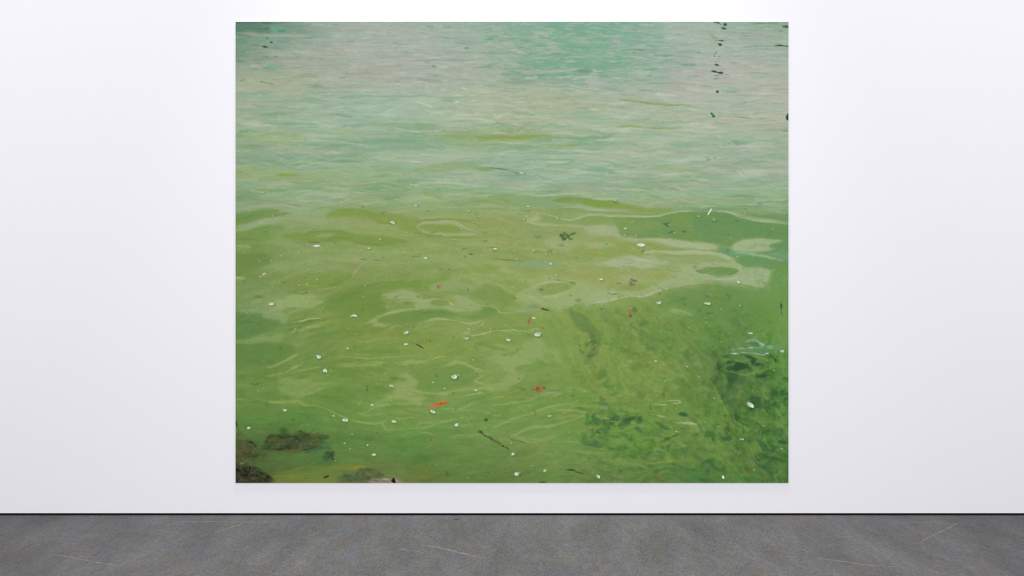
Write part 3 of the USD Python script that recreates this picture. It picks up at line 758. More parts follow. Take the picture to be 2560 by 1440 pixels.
def middle_water():
    global SOFT, WIDE, FIBRE
    SOFT, WIDE, FIBRE = 1.0, 1.2, 0.7
    O(580, 340)
    B((156, 180, 124), .75, 14, "60,5 250,-5 600,0 860,-5 900,25 760,50 560,62 350,55 150,30")
    S(11, (128, 166, 134), .85, "80,20 220,50 400,66 600,72 800,64 920,45 1010,8", f=8)
    S(34, (160, 164, 142), .55, "60,95 300,92 520,100", f=20)
    S(22, (154, 156, 134), .65, "290,165 400,150 530,115", f=13)
    S(20, (156, 182, 160), .6, "400,165 500,160 600,168", f=14)
    S(24, (130, 169, 144), .7, "1400,112 1500,122 1620,125", f=13)
    B((134, 171, 140), .7, 26, "1640,60 1900,50 2270,60 2270,150 1950,145 1750,140 1600,120")
    S(20, (130, 168, 140), .8, "600,232 720,226 920,232", f=12)
    S(20, (150, 175, 112), .85, "1300,235 1440,228 1580,234", f=12)
    S(14, (176, 176, 152), .7, "1570,225 1650,228", f=9)
    S(18, (158, 156, 146), .6, "50,268 240,272", f=12)
    S(10, (170, 186, 164), .7, "250,266 400,272", f=8)
    S(16, (164, 184, 152), .6, "950,330 1050,318 1170,306", f=10)
    S(12, (134, 168, 144), .75, "1150,318 1300,302 1520,300", f=9)
    S(20, (170, 182, 152), .6, "1510,320 1580,345 1720,350", f=14)
    S(11, (124, 163, 140), .85, "590,350 700,368 800,385 930,390 1050,396", f=8)
    B((150, 173, 124), .65, 14, "40,355 300,350 600,356 740,385 900,400 1100,425 1300,470 1550,545 1300,545 1050,535 850,525 600,520 300,515 40,520")
    B((130, 166, 78), .85, 12, "470,468 600,448 720,438 830,450 780,468 660,486 560,484")
    S(12, (140, 160, 110), .7, "240,400 300,408 380,396", f=9)
    S(34, (128, 164, 100), .75, "45,420 130,450 210,475", f=20)
    S(10, (178, 190, 152), .7, "60,365 120,385 200,392", f=8)
    S(34, (132, 173, 147), .8, "40,562 250,566 460,562", f=16)
    S(28, (160, 178, 150), .8, "460,580 600,580 740,566", f=14)
    S(22, (122, 166, 122), .85, "690,555 780,560 830,575", f=10)
    S(12, (164, 186, 136), .65, "560,520 800,535 1200,540", f=9)
    S(40, (140, 172, 120), .6, "820,580 1000,590 1230,590", f=20)
    S(12, (124, 160, 126), .75, "60,620 180,632 300,622", f=9)
    S(14, (120, 156, 128), .8, "390,690 500,662 640,652", f=10)
    S(14, (124, 164, 136), .75, "660,655 850,650 1050,660", f=9)
    S(14, (128, 167, 146), .8, "430,735 650,722 860,726 1010,756 1150,772 1290,772", f=9)
    S(28, (138, 164, 150), .65, "940,712 1050,725 1150,722", f=16)
    S(14, (168, 192, 168), .8, "1140,735 1240,730 1360,732", f=9)
    S(10, (134, 168, 140), .7, "1480,740 1580,720 1680,690", f=8)
    S(10, (160, 188, 150), .7, "1400,660 1550,645 1680,668", f=8)
    S(12, (116, 146, 120), .8, "1635,548 1690,540 1780,552", f=9)
    S(60, (166, 184, 152), .55, "1700,270 1900,210 2270,190", f=30)
    S(54, (138, 171, 128), .75, "1750,410 1950,400 2270,410", f=26)
    S(40, (142, 172, 146), .6, "2000,500 2270,520", f=22)
    S(16, (188, 196, 172), .85, "2130,304 2270,300", f=9)
    S(20, (184, 190, 168), .8, "2130,585 2270,598", f=10)
    S(10, (128, 168, 142), .75, "2000,600 2120,625 2270,640", f=8)
    S(12, (176, 190, 158), .7, "1860,230 2000,230 2100,228", f=9)
    S(11, (130, 168, 142), .75, "2090,265 2270,258", f=8)
    S(30, (152, 178, 128), .6, "1430,455 1650,445 1900,430", f=18)
    S(14, (176, 186, 150), .6, "1340,480 1420,500 1600,560", f=10)
    B((148, 166, 126), .55, 26, "45,800 300,770 700,760 720,840 400,900 45,900")
    S(22, (162, 170, 142), .6, "80,880 250,855 480,840 700,810", f=14)
    S(14, (140, 150, 128), .6, "200,870 300,855", f=10)
    B((112, 149, 78), .85, 14, "40,945 180,910 380,888 600,900 730,932 600,952 440,968 330,1000 240,1035 40,1062")
    S(22, (98, 136, 66), .6, "45,1000 140,975 260,945", f=16)
    S(12, (96, 132, 60), .6, "420,975 560,950 680,935", f=10)
    B((156, 172, 134), .7, 16, "40,1095 150,1055 320,1010 480,992 640,990 560,1035 400,1060 280,1100 160,1150 40,1165")
    B((118, 152, 80), .8, 15, "40,1165 180,1150 310,1100 450,1068 610,1085 600,1128 440,1165 480,1225 400,1262 200,1268 40,1276")
    S(24, (104, 140, 66), .6, "45,1240 200,1238 360,1255", f=16)
    S(18, (104, 142, 70), .55, "260,1140 380,1105 480,1085", f=14)
    B((130, 160, 78), .88, 11, "1130,965 1220,920 1330,888 1440,878 1600,895 1750,925 1950,950 2100,965 2270,978 2270,1180 2150,1150 2060,1105 1930,1062 1760,1048 1660,1010 1560,985 1380,975")
    B((122, 156, 72), .6, 18, "1180,950 1300,905 1450,890 1700,930 1900,960 1800,990 1600,970 1400,950")
    S(10, (108, 134, 66), .6, "1640,1000 1760,1042 1900,1056", f=8)
    B((122, 153, 74), .85, 12, "570,1195 700,1180 900,1160 1080,1150 1280,1134 1400,1146 1520,1180 1700,1188 1880,1198 2040,1235 2120,1285 1900,1300 1700,1300 1520,1292 1440,1262 1300,1262 1120,1276 900,1268 760,1245 660,1210")
    S(18, (104, 138, 64), .55, "900,1165 1100,1150 1320,1142 1400,1160", f=12)
    B((150, 172, 114), .75, 10, "970,1210 1050,1195 1160,1185 1250,1190 1200,1208 1100,1222 1010,1222")
    S(20, (112, 146, 64), .6, "1100,1250 1280,1225 1440,1235", f=12)
    S(22, (114, 146, 66), .6, "1480,1270 1700,1290 1900,1285", f=14)
    k = motif("twig", "reddish brown twig with a pale tip")
    S(11, (102, 88, 62), .9, "905,1276 980,1272 1062,1275", k, f=7, warp=.3)
    S(14, (156, 142, 108), .85, "1050,1280 1120,1288 1215,1278", k, f=8, warp=.3)
    E((172, 148, 122), .85, 8, 905, 1297, 14, 12)
    E((132, 150, 124), .8, 12, 980, 1318, 60, 18)
    E((226, 232, 220), .95, 7, 1016, 1317, 40, 11, -4, ("foam_fleck", "long white foam fleck"))
    B((106, 138, 70), .7, 18, "40,1410 200,1400 330,1415 420,1450 40,1450")
    S(30, (160, 172, 138), .5, "50,1320 150,1318 240,1335", f=18)
    E((90, 118, 66), .8, 8, 410, 1150, 14, 8)
    S(10, (92, 124, 80), .75, "1795,920 1790,945 1815,925 1850,918", f=8)
    D((375, 686, 18, 9, "w"), (500, 652, 12, 9), (330, 688, 10, 6), (500, 958, 19, 8), (845, 920, 10, 9), (1305, 849, 24, 12), (1500, 913, 13, 8), (1575, 842, 16, 10, "r"),
      (1925, 1040, 26, 16, "b"), (1860, 1075, 16, 10), (1960, 914, 16, 10), (2110, 1155, 19, 11), (2210, 838, 22, 8, "w"), (1790, 1234, 30, 12), (1640, 1344, 26, 14, "w"),
      (1690, 1391, 15, 10), (1420, 1397, 20, 8), (808, 1390, 20, 9), (690, 1378, 16, 8), (150, 1390, 18, 9), (588, 1436, 12, 8), (2155, 1370, 12, 7, "r"), (1120, 1080, 9, 6), (770, 1220, 12, 8))

    O(1040, 340)
    B((138, 166, 92), .85, 14, "650,-5 1000,-8 1400,-10 1720,0 1640,25 1400,40 1150,42 850,28")
    B((134, 171, 140), .7, 20, "-10,50 200,55 380,110 360,140 150,150 -10,155")
    S(30, (150, 178, 124), .6, "430,80 600,75 760,92", f=16)
    S(10, (130, 168, 148), .7, "540,38 700,36", f=8)
    S(13, (180, 196, 164), .85, "830,68 950,66 1080,74 1200,84 1310,86", f=8)
    S(15, (132, 170, 146), .75, "790,98 1000,104 1250,112", f=9)
    B((140, 168, 92), .8, 12, "1540,112 1680,98 1820,90 1990,72 1900,100 1780,124 1640,124")
    S(22, (182, 188, 164), .6, "1640,52 1800,45 1900,40", f=14)
    B((166, 185, 155), .55, 26, "370,120 600,110 850,150 840,220 600,240 380,220")
    S(14, (176, 184, 156), .7, "560,210 680,200 760,198", f=10)
    S(13, (136, 170, 148), .75, "680,246 850,228 1050,215 1240,216", f=9)
    S(10, (182, 192, 170), .7, "920,276 980,270 1020,262", f=8)
    S(13, (126, 164, 132), .75, "1010,272 1080,276", f=9)
    S(12, (134, 168, 152), .65, "1180,340 1260,345 1340,360", f=9)
    S(12, (180, 190, 168), .65, "700,280 770,278", f=9)
    E((176, 192, 162), .85, 14, 1690, 312, 135, 19, 0)
    S(14, (132, 170, 142), .85, "1530,292 1620,280 1760,276 1880,288 1910,302 1840,325 1740,345 1640,360 1540,378", f=9)
    S(12, (138, 172, 146), .8, "1460,262 1580,248 1640,218 1760,210 1900,214 2050,222 2270,240", f=8)
    S(16, (176, 190, 158), .7, "1530,262 1660,248 1760,230 1900,232", f=10)
    S(10, (180, 192, 166), .75, "1480,345 1560,362 1540,330", f=8)
    S(16, (154, 180, 124), .75, "1560,386 1750,380 1860,362", f=10)
    S(24, (136, 170, 148), .6, "2000,160 2150,150 2270,150", f=14)
    S(12, (176, 192, 162), .65, "2000,198 2270,185", f=9)
    B((142, 172, 120), .8, 12, "80,385 200,345 340,328 520,314 680,330 820,365 910,402 780,408 640,398 480,398 390,425 230,440 60,448 -10,440 -10,395")
    B((122, 165, 108), .7, 10, "690,370 800,378 900,400 880,412 780,405")
    S(12, (166, 186, 140), .7, "200,372 300,385 380,395", f=9)
    S(10, (176, 188, 156), .6, "720,335 800,352 900,365", f=8)
    k = motif("twig", "dark twig drifting on the pale green water")
    S(12, (92, 114, 102), .9, "845,377 940,388 1040,400 1130,412", k, f=8, warp=.4)
    S(14, (102, 138, 110), .85, "1130,432 1220,452 1310,456", k, f=9, warp=.4)
    E((120, 172, 112), .7, 10, 885, 400, 40, 10, 8)
    S(10, (118, 160, 128), .75, "920,468 1050,482 1180,474 1350,486", f=8)
    D((1262, 447, 32, 9, "w"))
    S(9, (120, 148, 128), .7, "540,450 640,440 660,450", f=7)
    S(9, (120, 150, 126), .75, "1430,455 1480,462", f=7)
    S(40, (166, 180, 142), .5, "450,480 650,470 840,480", f=22)
    S(11, (140, 172, 140), .75, "-10,475 200,478 420,470", f=8)
    S(11, (136, 168, 138), .75, "430,540 640,538 860,522", f=8)
    S(28, (176, 194, 162), .75, "-10,585 150,562 320,548 520,560 700,590 850,602", f=14)
    B((138, 174, 128), .75, 10, "30,592 150,575 280,566 390,576 300,592 160,606 60,605")
    S(13, (166, 188, 154), .75, "170,612 320,602 480,608 640,632", f=9)
    S(14, (176, 193, 166), .75, "1540,412 1750,405 1950,418 2100,440 2270,458", f=9)
    S(14, (168, 188, 164), .7, "1420,440 1560,482 1780,500 2060,502", f=9)
    S(14, (166, 160, 150), .55, "1580,455 1800,455 2100,475", f=12)
    S(34, (162, 170, 148), .6, "1000,580 1150,575 1300,582", f=18)
    S(30, (134, 171, 150), .6, "850,560 1000,530 1300,525", f=18)
    S(12, (138, 170, 150), .8, "1380,515 1500,560 1650,575 1850,572 2000,590 2270,640", f=8)
    S(16, (172, 190, 160), .7, "1420,500 1540,540 1660,560 1850,555 2050,575", f=10)
    S(40, (160, 166, 148), .6, "1560,625 1850,630 2160,655 2270,665", f=20)
    S(13, (174, 192, 160), .8, "1180,670 1300,690 1450,712 1700,706 1950,704 2270,730", f=8)
    S(12, (130, 168, 146), .6, "1300,655 1500,670 1560,680", f=9)
    S(15, (164, 186, 142), .75, "480,652 580,690 680,720 800,728 920,708 1030,690", f=9)
    B((134, 168, 112), .75, 12, "860,730 960,702 1080,688 1220,715 1380,735 1620,735 1560,755 1660,800 1640,850 1400,860 1180,850 1000,790 860,770")
    S(10, (116, 152, 110), .7, "1560,742 1620,734 1680,730", f=8)
    S(16, (134, 162, 78), .7, "880,752 1020,768 1120,795 1200,840", f=12)
    S(30, (134, 161, 84), .65, "640,790 760,780 900,800 1060,850", f=18)
    S(34, (164, 176, 128), .5, "700,870 820,830 1000,830", f=24)
    S(30, (152, 162, 76), .5, "90,710 220,705", f=16)
    B((120, 154, 76), .88, 10, "1640,778 1720,748 1820,732 1960,740 2100,758 2500,815 2400,838 2100,825 1950,815 1780,798")
    S(34, (164, 178, 146), .75, "1780,845 1980,858 2280,880", f=16)
    S(16, (134, 161, 78), .85, "1610,885 1800,875 2000,888 2280,915", f=10)
    S(30, (140, 164, 96), .6, "1380,900 1600,915 1900,930", f=18)
    S(20, (168, 184, 140), .8, "1400,935 1520,938 1640,962 1780,995 1900,992 2010,960 2120,938 2280,934", f=11)
    S(24, (168, 184, 136), .8, "1310,1030 1400,1052 1500,1066 1700,1066 1950,1078 2280,1090", f=12)
    B((166, 182, 134), .75, 12, "1330,1010 1380,965 1430,945 1480,985 1490,1020 1460,1048 1390,1050")
    B((134, 162, 98), .75, 12, "1490,1010 1600,978 1760,1012 1920,1010 2050,975 2280,958 2280,1068 2000,1062 1700,1052 1530,1050")
    S(38, (160, 177, 130), .8, "30,1068 90,1040 220,1030 380,1032 480,1046 560,1085 640,1130 750,1162", f=11)
    S(34, (160, 177, 130), .75, "25,1065 40,1105 110,1150 230,1178 400,1192 560,1188 690,1184 760,1162", f=11)
    B((128, 160, 80), .9, 9, "60,1082 110,1054 240,1048 380,1055 460,1078 520,1110 570,1135 500,1155 380,1162 240,1155 140,1128")
    S(26, (124, 154, 70), .8, "-10,1165 120,1200 260,1218 450,1222 760,1228", f=14)
    S(18, (120, 150, 66), .8, "-10,1010 200,1000 420,1005 620,1030 760,1090", f=14)
    S(24, (158, 174, 124), .55, "900,980 1050,1020 1220,1050", f=18)
    S(30, (128, 158, 74), .5, "780,1240 1000,1180 1150,1230 1300,1260", f=24)
    S(30, (160, 174, 118), .5, "500,1310 800,1320 1000,1330", f=22)
    S(24, (126, 156, 70), .5, "900,1390 1150,1400 1300,1430", f=18)
    S(26, (128, 156, 70), .5, "-10,1430 200,1400 330,1420", f=18)
    w = motif("weed_clump", "ragged dark green tuft of weed")
    for x, y, rx, ry, r in ((1738, 1192, 30, 18, 20), (1772, 1222, 26, 22, -20), (1800, 1178, 26, 14, 30), (1868, 1156, 40, 14, -15), (1850, 1222, 26, 12, 20), (1820, 1200, 24, 14, 0), (1760, 1165, 14, 20, 10)):
        E((84, 112, 62), .85, 14, x, y, rx, ry, r, w, 1.0)
    E((62, 88, 52), .8, 10, 1745, 1195, 16, 10, 20, w)
    E((62, 90, 52), .8, 10, 1790, 1230, 14, 10, 0, w)
    tangle(16, 12, 44, 9, ((62, 88, 52), (84, 112, 60), (72, 100, 56)), .8, "1690,1190 1760,1150 1880,1130 1930,1160 1880,1240 1760,1260", 21, 20, 1.0)
    E((128, 155, 78), .8, 8, 1822, 1172, 14, 10)
    B((162, 177, 130), .7, 18, "1520,1260 1700,1240 1860,1290 2050,1270 2400,1290 2400,1350 2000,1360 1800,1340 1620,1340")
    B((160, 176, 130), .65, 16, "1960,1110 2120,1115 2280,1130 2280,1190 2140,1170")
    S(26, (162, 177, 130), .5, "1300,1350 1420,1370 1700,1390", f=18)
    S(9, (96, 118, 70), .85, "525,1385 560,1358 615,1352", f=7)
    E((112, 108, 74), .85, 8, 655, 1418, 22, 8)
    E((98, 128, 60), .75, 8, 835, 1262, 26, 7)
    S(9, (88, 124, 60), .75, "250,1208 310,1206", f=7)
    E((196, 152, 74), .95, 8, 2152, 1414, 36, 20, 20, ("leaf", "small orange yellow leaf"))
    E((160, 112, 56), .8, 6, 2168, 1424, 20, 9, 25)
    S(9, (160, 176, 124), .85, "1965,1365 2000,1395 2045,1425", f=7)
    S(10, (92, 122, 76), .8, "1245,900 1300,906 1360,908", f=7)
    S(9, (92, 118, 86), .75, "700,940 745,958", f=8)
    S(9, (88, 120, 68), .75, "845,1360 910,1352 990,1350", f=8)
    S(10, (104, 132, 92), .7, "120,1100 160,1120", f=8)
    D((750, 668, 20, 5, "b"), (470, 775, 18, 9), (10, 838, 18, 9, "w"), (635, 903, 17, 11, "w"), (945, 912, 18, 11), (752, 967, 17, 9, "w"), (130, 897, 18, 7, "r"), (1260, 818, 15, 9),
      (1340, 843, 22, 10, "w"), (1270, 858, 15, 9), (1055, 888, 12, 10), (1300, 1008, 20, 10, "w"), (1705, 987, 18, 9, "w"), (2110, 862, 18, 8), (2130, 818, 12, 9), (2070, 805, 18, 9),
      (540, 1118, 20, 11), (200, 1148, 26, 12, "r"), (290, 1222, 16, 10), (468, 1248, 17, 11), (978, 1108, 18, 9, "w"), (815, 1155, 22, 10, "r"), (1458, 1196, 32, 18, "r"), (2010, 1200, 15, 10), (2042, 1185, 10, 8),
      (1975, 1260, 11, 8), (945, 1362, 23, 11, "b"), (1420, 1387, 20, 10, "w"), (1560, 1421, 18, 11), (1606, 1372, 24, 14, "r"), (1740, 1302, 26, 13, "r"), (1190, 1383, 20, 11), (2235, 1408, 9, 7), (1590, 1152, 10, 8),
      (1225, 930, 8, 6), (1245, 935, 8, 5, "r"), (1475, 1105, 8, 6), (2165, 1050, 10, 7))
    E((178, 150, 140), .8, 8, 1805, 1305, 15, 12)

    O(1500, 340)
    S(30, (144, 174, 138), .75, "1340,140 1480,150 1620,158 1750,156", f=14)
    S(9, (106, 138, 112), .85, "1250,265 1300,270", f=7)
    S(9, (110, 142, 116), .8, "1335,268 1390,268", f=7)
    E((104, 136, 110), .85, 8, 1302, 289, 20, 7)
    S(18, (170, 164, 144), .65, "380,200 500,202 640,210", f=10)
    S(26, (170, 166, 144), .65, "780,235 900,215 1100,188", f=14)
    B((128, 171, 142), .8, 14, "-160,395 -60,365 80,380 150,405 110,435 -30,445")
    B((180, 193, 166), .75, 12, "160,432 230,410 330,408 400,430 320,445 200,450")
    S(18, (138, 168, 140), .8, "40,515 150,498 300,490 400,500", f=11)
    B((150, 172, 120), .65, 14, "540,385 680,362 800,368 930,400 1080,395 1220,425 1180,445 960,432 760,410")
    S(13, (178, 192, 162), .8, "1190,378 1280,415 1380,440 1480,425 1600,432", f=9)
    S(24, (170, 184, 176), .75, "1620,480 1780,478 1940,482", f=12)
    S(12, (186, 182, 160), .7, "1560,475 1640,488", f=9)
    S(48, (140, 172, 140), .65, "1230,490 1400,500 1590,505", f=24)
    S(18, (136, 168, 120), .75, "400,630 520,632 650,650", f=10)
    S(11, (140, 170, 138), .75, "1140,598 1350,630 1600,650 1900,648 2280,662", f=8)
    S(11, (172, 188, 156), .7, "1180,585 1400,612 1650,632 1900,632", f=8)
    S(18, (174, 184, 148), .6, "1040,552 1150,550 1250,560", f=10)
    S(16, (160, 158, 140), .5, "1960,490 2180,510", f=10)
    for t in ("60,140 300,135 420,160", "330,155 460,170 700,165", "-10,250 160,255 260,270", "330,260 400,250 560,270", "340,420 430,430 520,432", "150,540 350,545 560,550", "260,690 380,700 520,712", "900,620 1080,640 1180,690",
              "0,740 200,745 420,760", "840,700 1100,700 1300,690 1500,690", "1700,420 1850,425 2000,420", "1740,350 1900,345 2000,330", "1500,345 1620,360", "1850,780 2050,765 2270,760", "1050,800 1250,830 1500,850", "700,740 900,745 1100,735", "-10,690 90,700"):
        S(11, (174, 190, 160), .6, t, f=9)
    for t in ("640,170 800,180 1000,190", "330,310 430,325 540,350", "-10,560 120,565", "430,570 650,590 800,605", "620,765 740,770 900,760", "1680,545 1900,540 2270,545", "1780,230 1860,245", "1500,330 1700,335", "1130,740 1300,745", "1650,660 1900,652", "-10,640 100,650",
              "0,470 60,460", "1250,750 1500,760", "2080,600 2270,590", "340,795 480,810", "1840,840 2000,850 2270,840"):
        S(12, (134, 166, 138), .6, t, f=10)
    S(26, (142, 168, 118), .5, "860,730 1200,780 1500,770", f=18)
    S(26, (142, 168, 118), .5, "1300,600 1420,605", f=16)
    B((130, 161, 76), .85, 14, "-220,780 -60,785 100,780 200,792 320,815 430,842 560,858 700,872 860,872 900,890 760,918 560,928 360,905 150,880 -10,865 -180,820")
    B((168, 176, 152), .8, 11, "-260,880 -100,866 150,875 320,880 450,895 300,905 120,905 -140,900")
    S(15, (132, 158, 72), .85, "-320,905 -10,918 200,920 400,932 620,938 780,935", f=9)
    S(22, (140, 164, 86), .7, "480,900 650,920 800,905", f=14)
    B((112, 152, 86), .95, 8, "180,985 350,985 560,990 720,982 790,972 860,945 960,928 1100,920 1280,922 1450,928 1560,945 1660,975 1780,1012 1940,1038 2100,1055 2290,1075 2290,1238 2100,1232 1920,1232 1780,1240 1690,1258 1600,1300 1540,1330 1460,1315 1340,1275 1180,1252 1040,1245 860,1225 700,1222 540,1228 400,1215 280,1208 210,1185 190,1130 200,1060 160,1010")
    B((130, 160, 90), .6, 24, "190,990 500,1000 700,1060 560,1160 350,1190 220,1170")
    B((98, 147, 92), .5, 30, "1050,980 1500,960 1900,1060 2290,1090 2290,1220 1700,1230 1300,1240")
    B((124, 160, 84), .45, 30, "850,960 1000,950 1150,1010 1000,1120 850,1060")
    S(60, (128, 160, 88), .5, "-250,1015 100,1018 400,1010", f=40)
    B((110, 155, 96), .85, 12, "1920,978 2020,952 2150,935 2290,928 2290,992 2150,995 2030,988")
    S(20, (170, 187, 144), .85, "-200,950 -10,955 200,960 440,968 580,974 720,968 820,940 920,918 1080,904", f=10)
    S(20, (162, 186, 148), .85, "1400,905 1540,920 1680,965 1800,1002 1960,1028 2120,1042 2290,1062", f=11)
    S(24, (164, 184, 140), .6, "1500,905 1700,945 1900,1000 2290,1040", f=14)
    B((168, 184, 144), .85, 10, "540,1232 700,1228 880,1230 1040,1252 1200,1262 1320,1285 1410,1328 1330,1350 1180,1352 1020,1340 860,1310 700,1275 580,1258")
    B((162, 177, 134), .8, 12, "-180,1080 -60,1074 100,1078 190,1082 215,1150 225,1195 320,1215 480,1228 560,1240 520,1270 380,1270 250,1240 120,1195 -10,1170 -160,1130")
    B((138, 161, 82), .65, 26, "-260,1300 -100,1250 120,1230 260,1275 420,1288 560,1272 720,1300 900,1345 1150,1378 1000,1410 700,1420 400,1445 -300,1445")
    B((166, 182, 138), .6, 14, "-200,1300 -60,1285 60,1290 200,1310 90,1330 -100,1335")
    B((162, 182, 136), .88, 11, "1590,1330 1630,1288 1720,1252 1860,1240 2020,1238 2160,1250 2120,1275 2040,1300 2040,1335 2110,1350 1980,1380 1800,1392 1680,1400 1610,1370")
    S(30, (140, 165, 112), .6, "1780,1340 1900,1310 2000,1310", f=20)
    S(16, (166, 184, 138), .75, "620,1425 800,1398 1000,1385 1200,1395 1400,1410 1560,1435", f=10)
    S(14, (138, 164, 100), .6, "900,1400 1100,1395 1300,1425", f=9)
    B((110, 152, 96), .8, 14, "1420,1330 1500,1320 1590,1380 1640,1410 1800,1425 1960,1445 1560,1450 1480,1400")
    B((104, 150, 94), .8, 14, "2080,1300 2180,1260 2290,1250 2290,1445 2000,1445 1900,1420 2100,1360")
    S(16, (236, 238, 224), 1, "1298,942 1318,908 1338,878", ("stick", "short white stick poking up"), f=6, warp=.2, taper=.2)
    S(14, (78, 106, 76), .85, "720,1050 770,1068 790,1095", f=9)
    S(12, (72, 104, 72), .8, "740,1055 800,1045 840,1025", f=9)
    E((80, 112, 76), .8, 10, 850, 1155, 36, 13, -15)
    E((74, 118, 76), .85, 12, 1010, 1147, 22, 14)
    E((84, 136, 88), .8, 14, 1645, 1020, 22, 16)
    E((96, 130, 80), .8, 8, 868, 940, 20, 7)
    S(9, (80, 120, 80), .7, "1390,940 1412,905", f=8)
    E((88, 142, 108), .75, 14, 1538, 1382, 16, 32, 5)
    S(12, (140, 136, 96), .8, "540,1310 545,1345 525,1395", f=9)
    S(12, (134, 142, 98), .7, "560,1305 650,1302", f=9)
    E((104, 132, 70), .8, 10, 525, 1385, 26, 14)
    S(10, (84, 126, 84), .7, "2000,1195 2060,1150 2080,1120", f=8)
    D((185, 778, 26, 20, "r"), (182, 772, 12, 9, "b"), (92, 976, 14, 8), (300, 1109, 22, 8, "w"), (290, 1192, 27, 12), (435, 1196, 24, 11), (1182, 967, 30, 10), (1372, 1008, 28, 18, "r"), (885, 1163, 22, 10), (830, 1064, 15, 9),
      (1075, 1084, 17, 9), (1920, 806, 20, 11, "r"), (2064, 1117, 17, 11, "r"), (75, 1293, 17, 8, "r"), (20, 1407, 15, 8), (1580, 1222, 14, 6))
    S(8, (176, 196, 130), .85, "368,1050 408,1030", f=6)
    E((140, 130, 100), .6, 10, 495, 1325, 50, 16)
    E((230, 232, 220), .97, 7, 495, 1306, 48, 19, 3, ("foam_fleck", "largest round white foam fleck"))
    E((170, 180, 160), .6, 6, 480, 1300, 26, 8)


def near_water():
    global SOFT, WIDE, FIBRE
    SOFT, WIDE, FIBRE = 1.2, 1.4, 1.0
    O(580, 630)
    B((108, 143, 72), .75, 20, "40,20 200,15 380,25 500,110 400,160 250,220 40,270")
    B((142, 167, 104), .55, 30, "480,120 760,90 1100,110 1400,150 1300,230 1000,250 700,230 500,190")
    S(50, (110, 144, 70), .6, "50,270 250,300 430,330", f=26)
    S(22, (152, 170, 138), .7, "40,312 130,322", f=12)
    B((122, 155, 74), .65, 20, "600,390 700,345 950,290 1180,270 1340,272 1440,300 1300,370 1150,410 900,440 700,420")
    S(44, (108, 144, 62), .75, "1160,400 1270,355 1400,310", f=24)
    S(20, (144, 172, 88), .65, "960,480 1100,440 1320,415", f=14)
    S(16, (144, 170, 86), .6, "820,410 900,390 1000,400", f=12)
    B((110, 147, 68), .85, 24, "1170,560 1260,495 1450,445 1650,400 1800,355 2050,345 2270,348 2270,395 2050,420 1850,470 1790,560 1820,660 1850,690 1680,745 1480,720 1280,700 1080,690")
    S(40, (122, 158, 74), .5, "1600,500 1900,400 2200,370", f=24)
    S(30, (102, 138, 64), .5, "1200,600 1400,520 1560,480", f=20)
    B((150, 172, 112), .75, 24, "430,640 560,560 760,510 930,510 1020,560 1090,600 1020,650 860,680 640,690")
    S(24, (150, 172, 96), .6, "500,640 720,600 960,590", f=16)
    B((158, 174, 122), .75, 18, "1800,520 1920,470 2040,435 2150,450 2270,530 2270,600 2130,600 2000,580 1880,570")
    S(22, (116, 138, 82), .55, "1950,560 2000,530", f=14)
    B((140, 164, 110), .8, 16, "40,705 200,690 380,672 560,660 640,720 680,820 640,850 560,850 500,805 380,785 350,740 200,730 40,735")
    B((96, 136, 72), .72, 20, "40,745 180,728 330,722 380,775 480,800 570,812 600,850 520,900 400,960 260,1000 40,1035")
    S(22, (84, 126, 68), .6, "60,870 200,840 380,860", f=16)
    S(12, (168, 186, 128), .85, "720,850 830,828 950,806 1060,795", f=9)
    S(20, (152, 176, 102), .7, "700,965 830,935 1000,905 1240,885", f=12)
    S(20, (88, 120, 66), .6, "820,880 900,850 1060,815", f=14)
    B((140, 164, 98), .7, 16, "130,1055 300,1015 480,990 620,975 660,1030 580,1080 420,1090 220,1100 60,1105 50,1080")
    S(26, (124, 142, 104), .5, "580,460 680,450 720,490", f=18)
    S(10, (158, 176, 110), .6, "60,1098 280,1092 520,1100", f=8)
    B((96, 137, 66), .7, 26, "40,1115 300,1095 560,1105 720,1140 790,1180 700,1240 560,1300 360,1345 180,1370 40,1375")
    S(30, (86, 124, 60), .5, "220,1300 350,1340 480,1300", f=20)
    S(26, (160, 178, 114), .8, "2270,690 2120,695 1960,715 1840,742 1730,785", f=13)
    B((152, 172, 112), .75, 16, "1600,840 1680,790 1760,760 1720,820 1760,860 1880,880 2060,872 2270,845 2270,865 2050,900 1850,920 1720,900")
    B((112, 148, 74), .75, 10, "1720,830 1790,775 1920,740 2080,720 2270,705 2270,830 2080,848 1900,860 1780,850")
    S(26, (150, 170, 98), .7, "440,1385 580,1325 720,1270 820,1230", f=15)
    S(20, (160, 176, 100), .7, "700,1415 830,1355", f=10)
    S(24, (148, 174, 92), .75, "810,1435 980,1395 1180,1355 1450,1345 1750,1335 2000,1325 2270,1285", f=13)
    S(14, (146, 172, 92), .65, "1050,1290 1350,1265 1700,1280 2270,1250", f=10)
    S(44, (104, 146, 66), .6, "1100,1380 1500,1400 1800,1400", f=26)
    S(34, (100, 146, 70), .6, "1400,1190 1700,1195 2000,1215", f=22)
    S(34, (102, 142, 68), .6, "900,1030 1100,990 1300,960", f=22)
    S(26, (132, 140, 98), .5, "1050,1060 1200,1070 1400,1050", f=18)
    S(24, (140, 164, 84), .5, "1000,880 1200,830 1300,840", f=16)
    S(22, (140, 168, 78), .5, "600,690 720,720 650,760 780,700", f=16)
    S(22, (140, 164, 94), .55, "1500,1080 1800,1060 2050,1040", f=18)
    S(11, (170, 168, 118), .9, "1425,305 1480,230 1560,150", ("grass_stem", "pale dry grass stem lying aslant"), f=7, warp=.4)
    S(11, (94, 112, 72), .85, "1525,92 1570,86 1620,92", f=8, warp=.5)
    k = motif("leaf", "thin brown leaf beside a pale dry grass stem")
    S(16, (146, 130, 90), .85, "1670,88 1740,96 1840,96", k, f=9, warp=.5)
    S(8, (110, 86, 58), .7, "1690,95 1760,98", f=6)
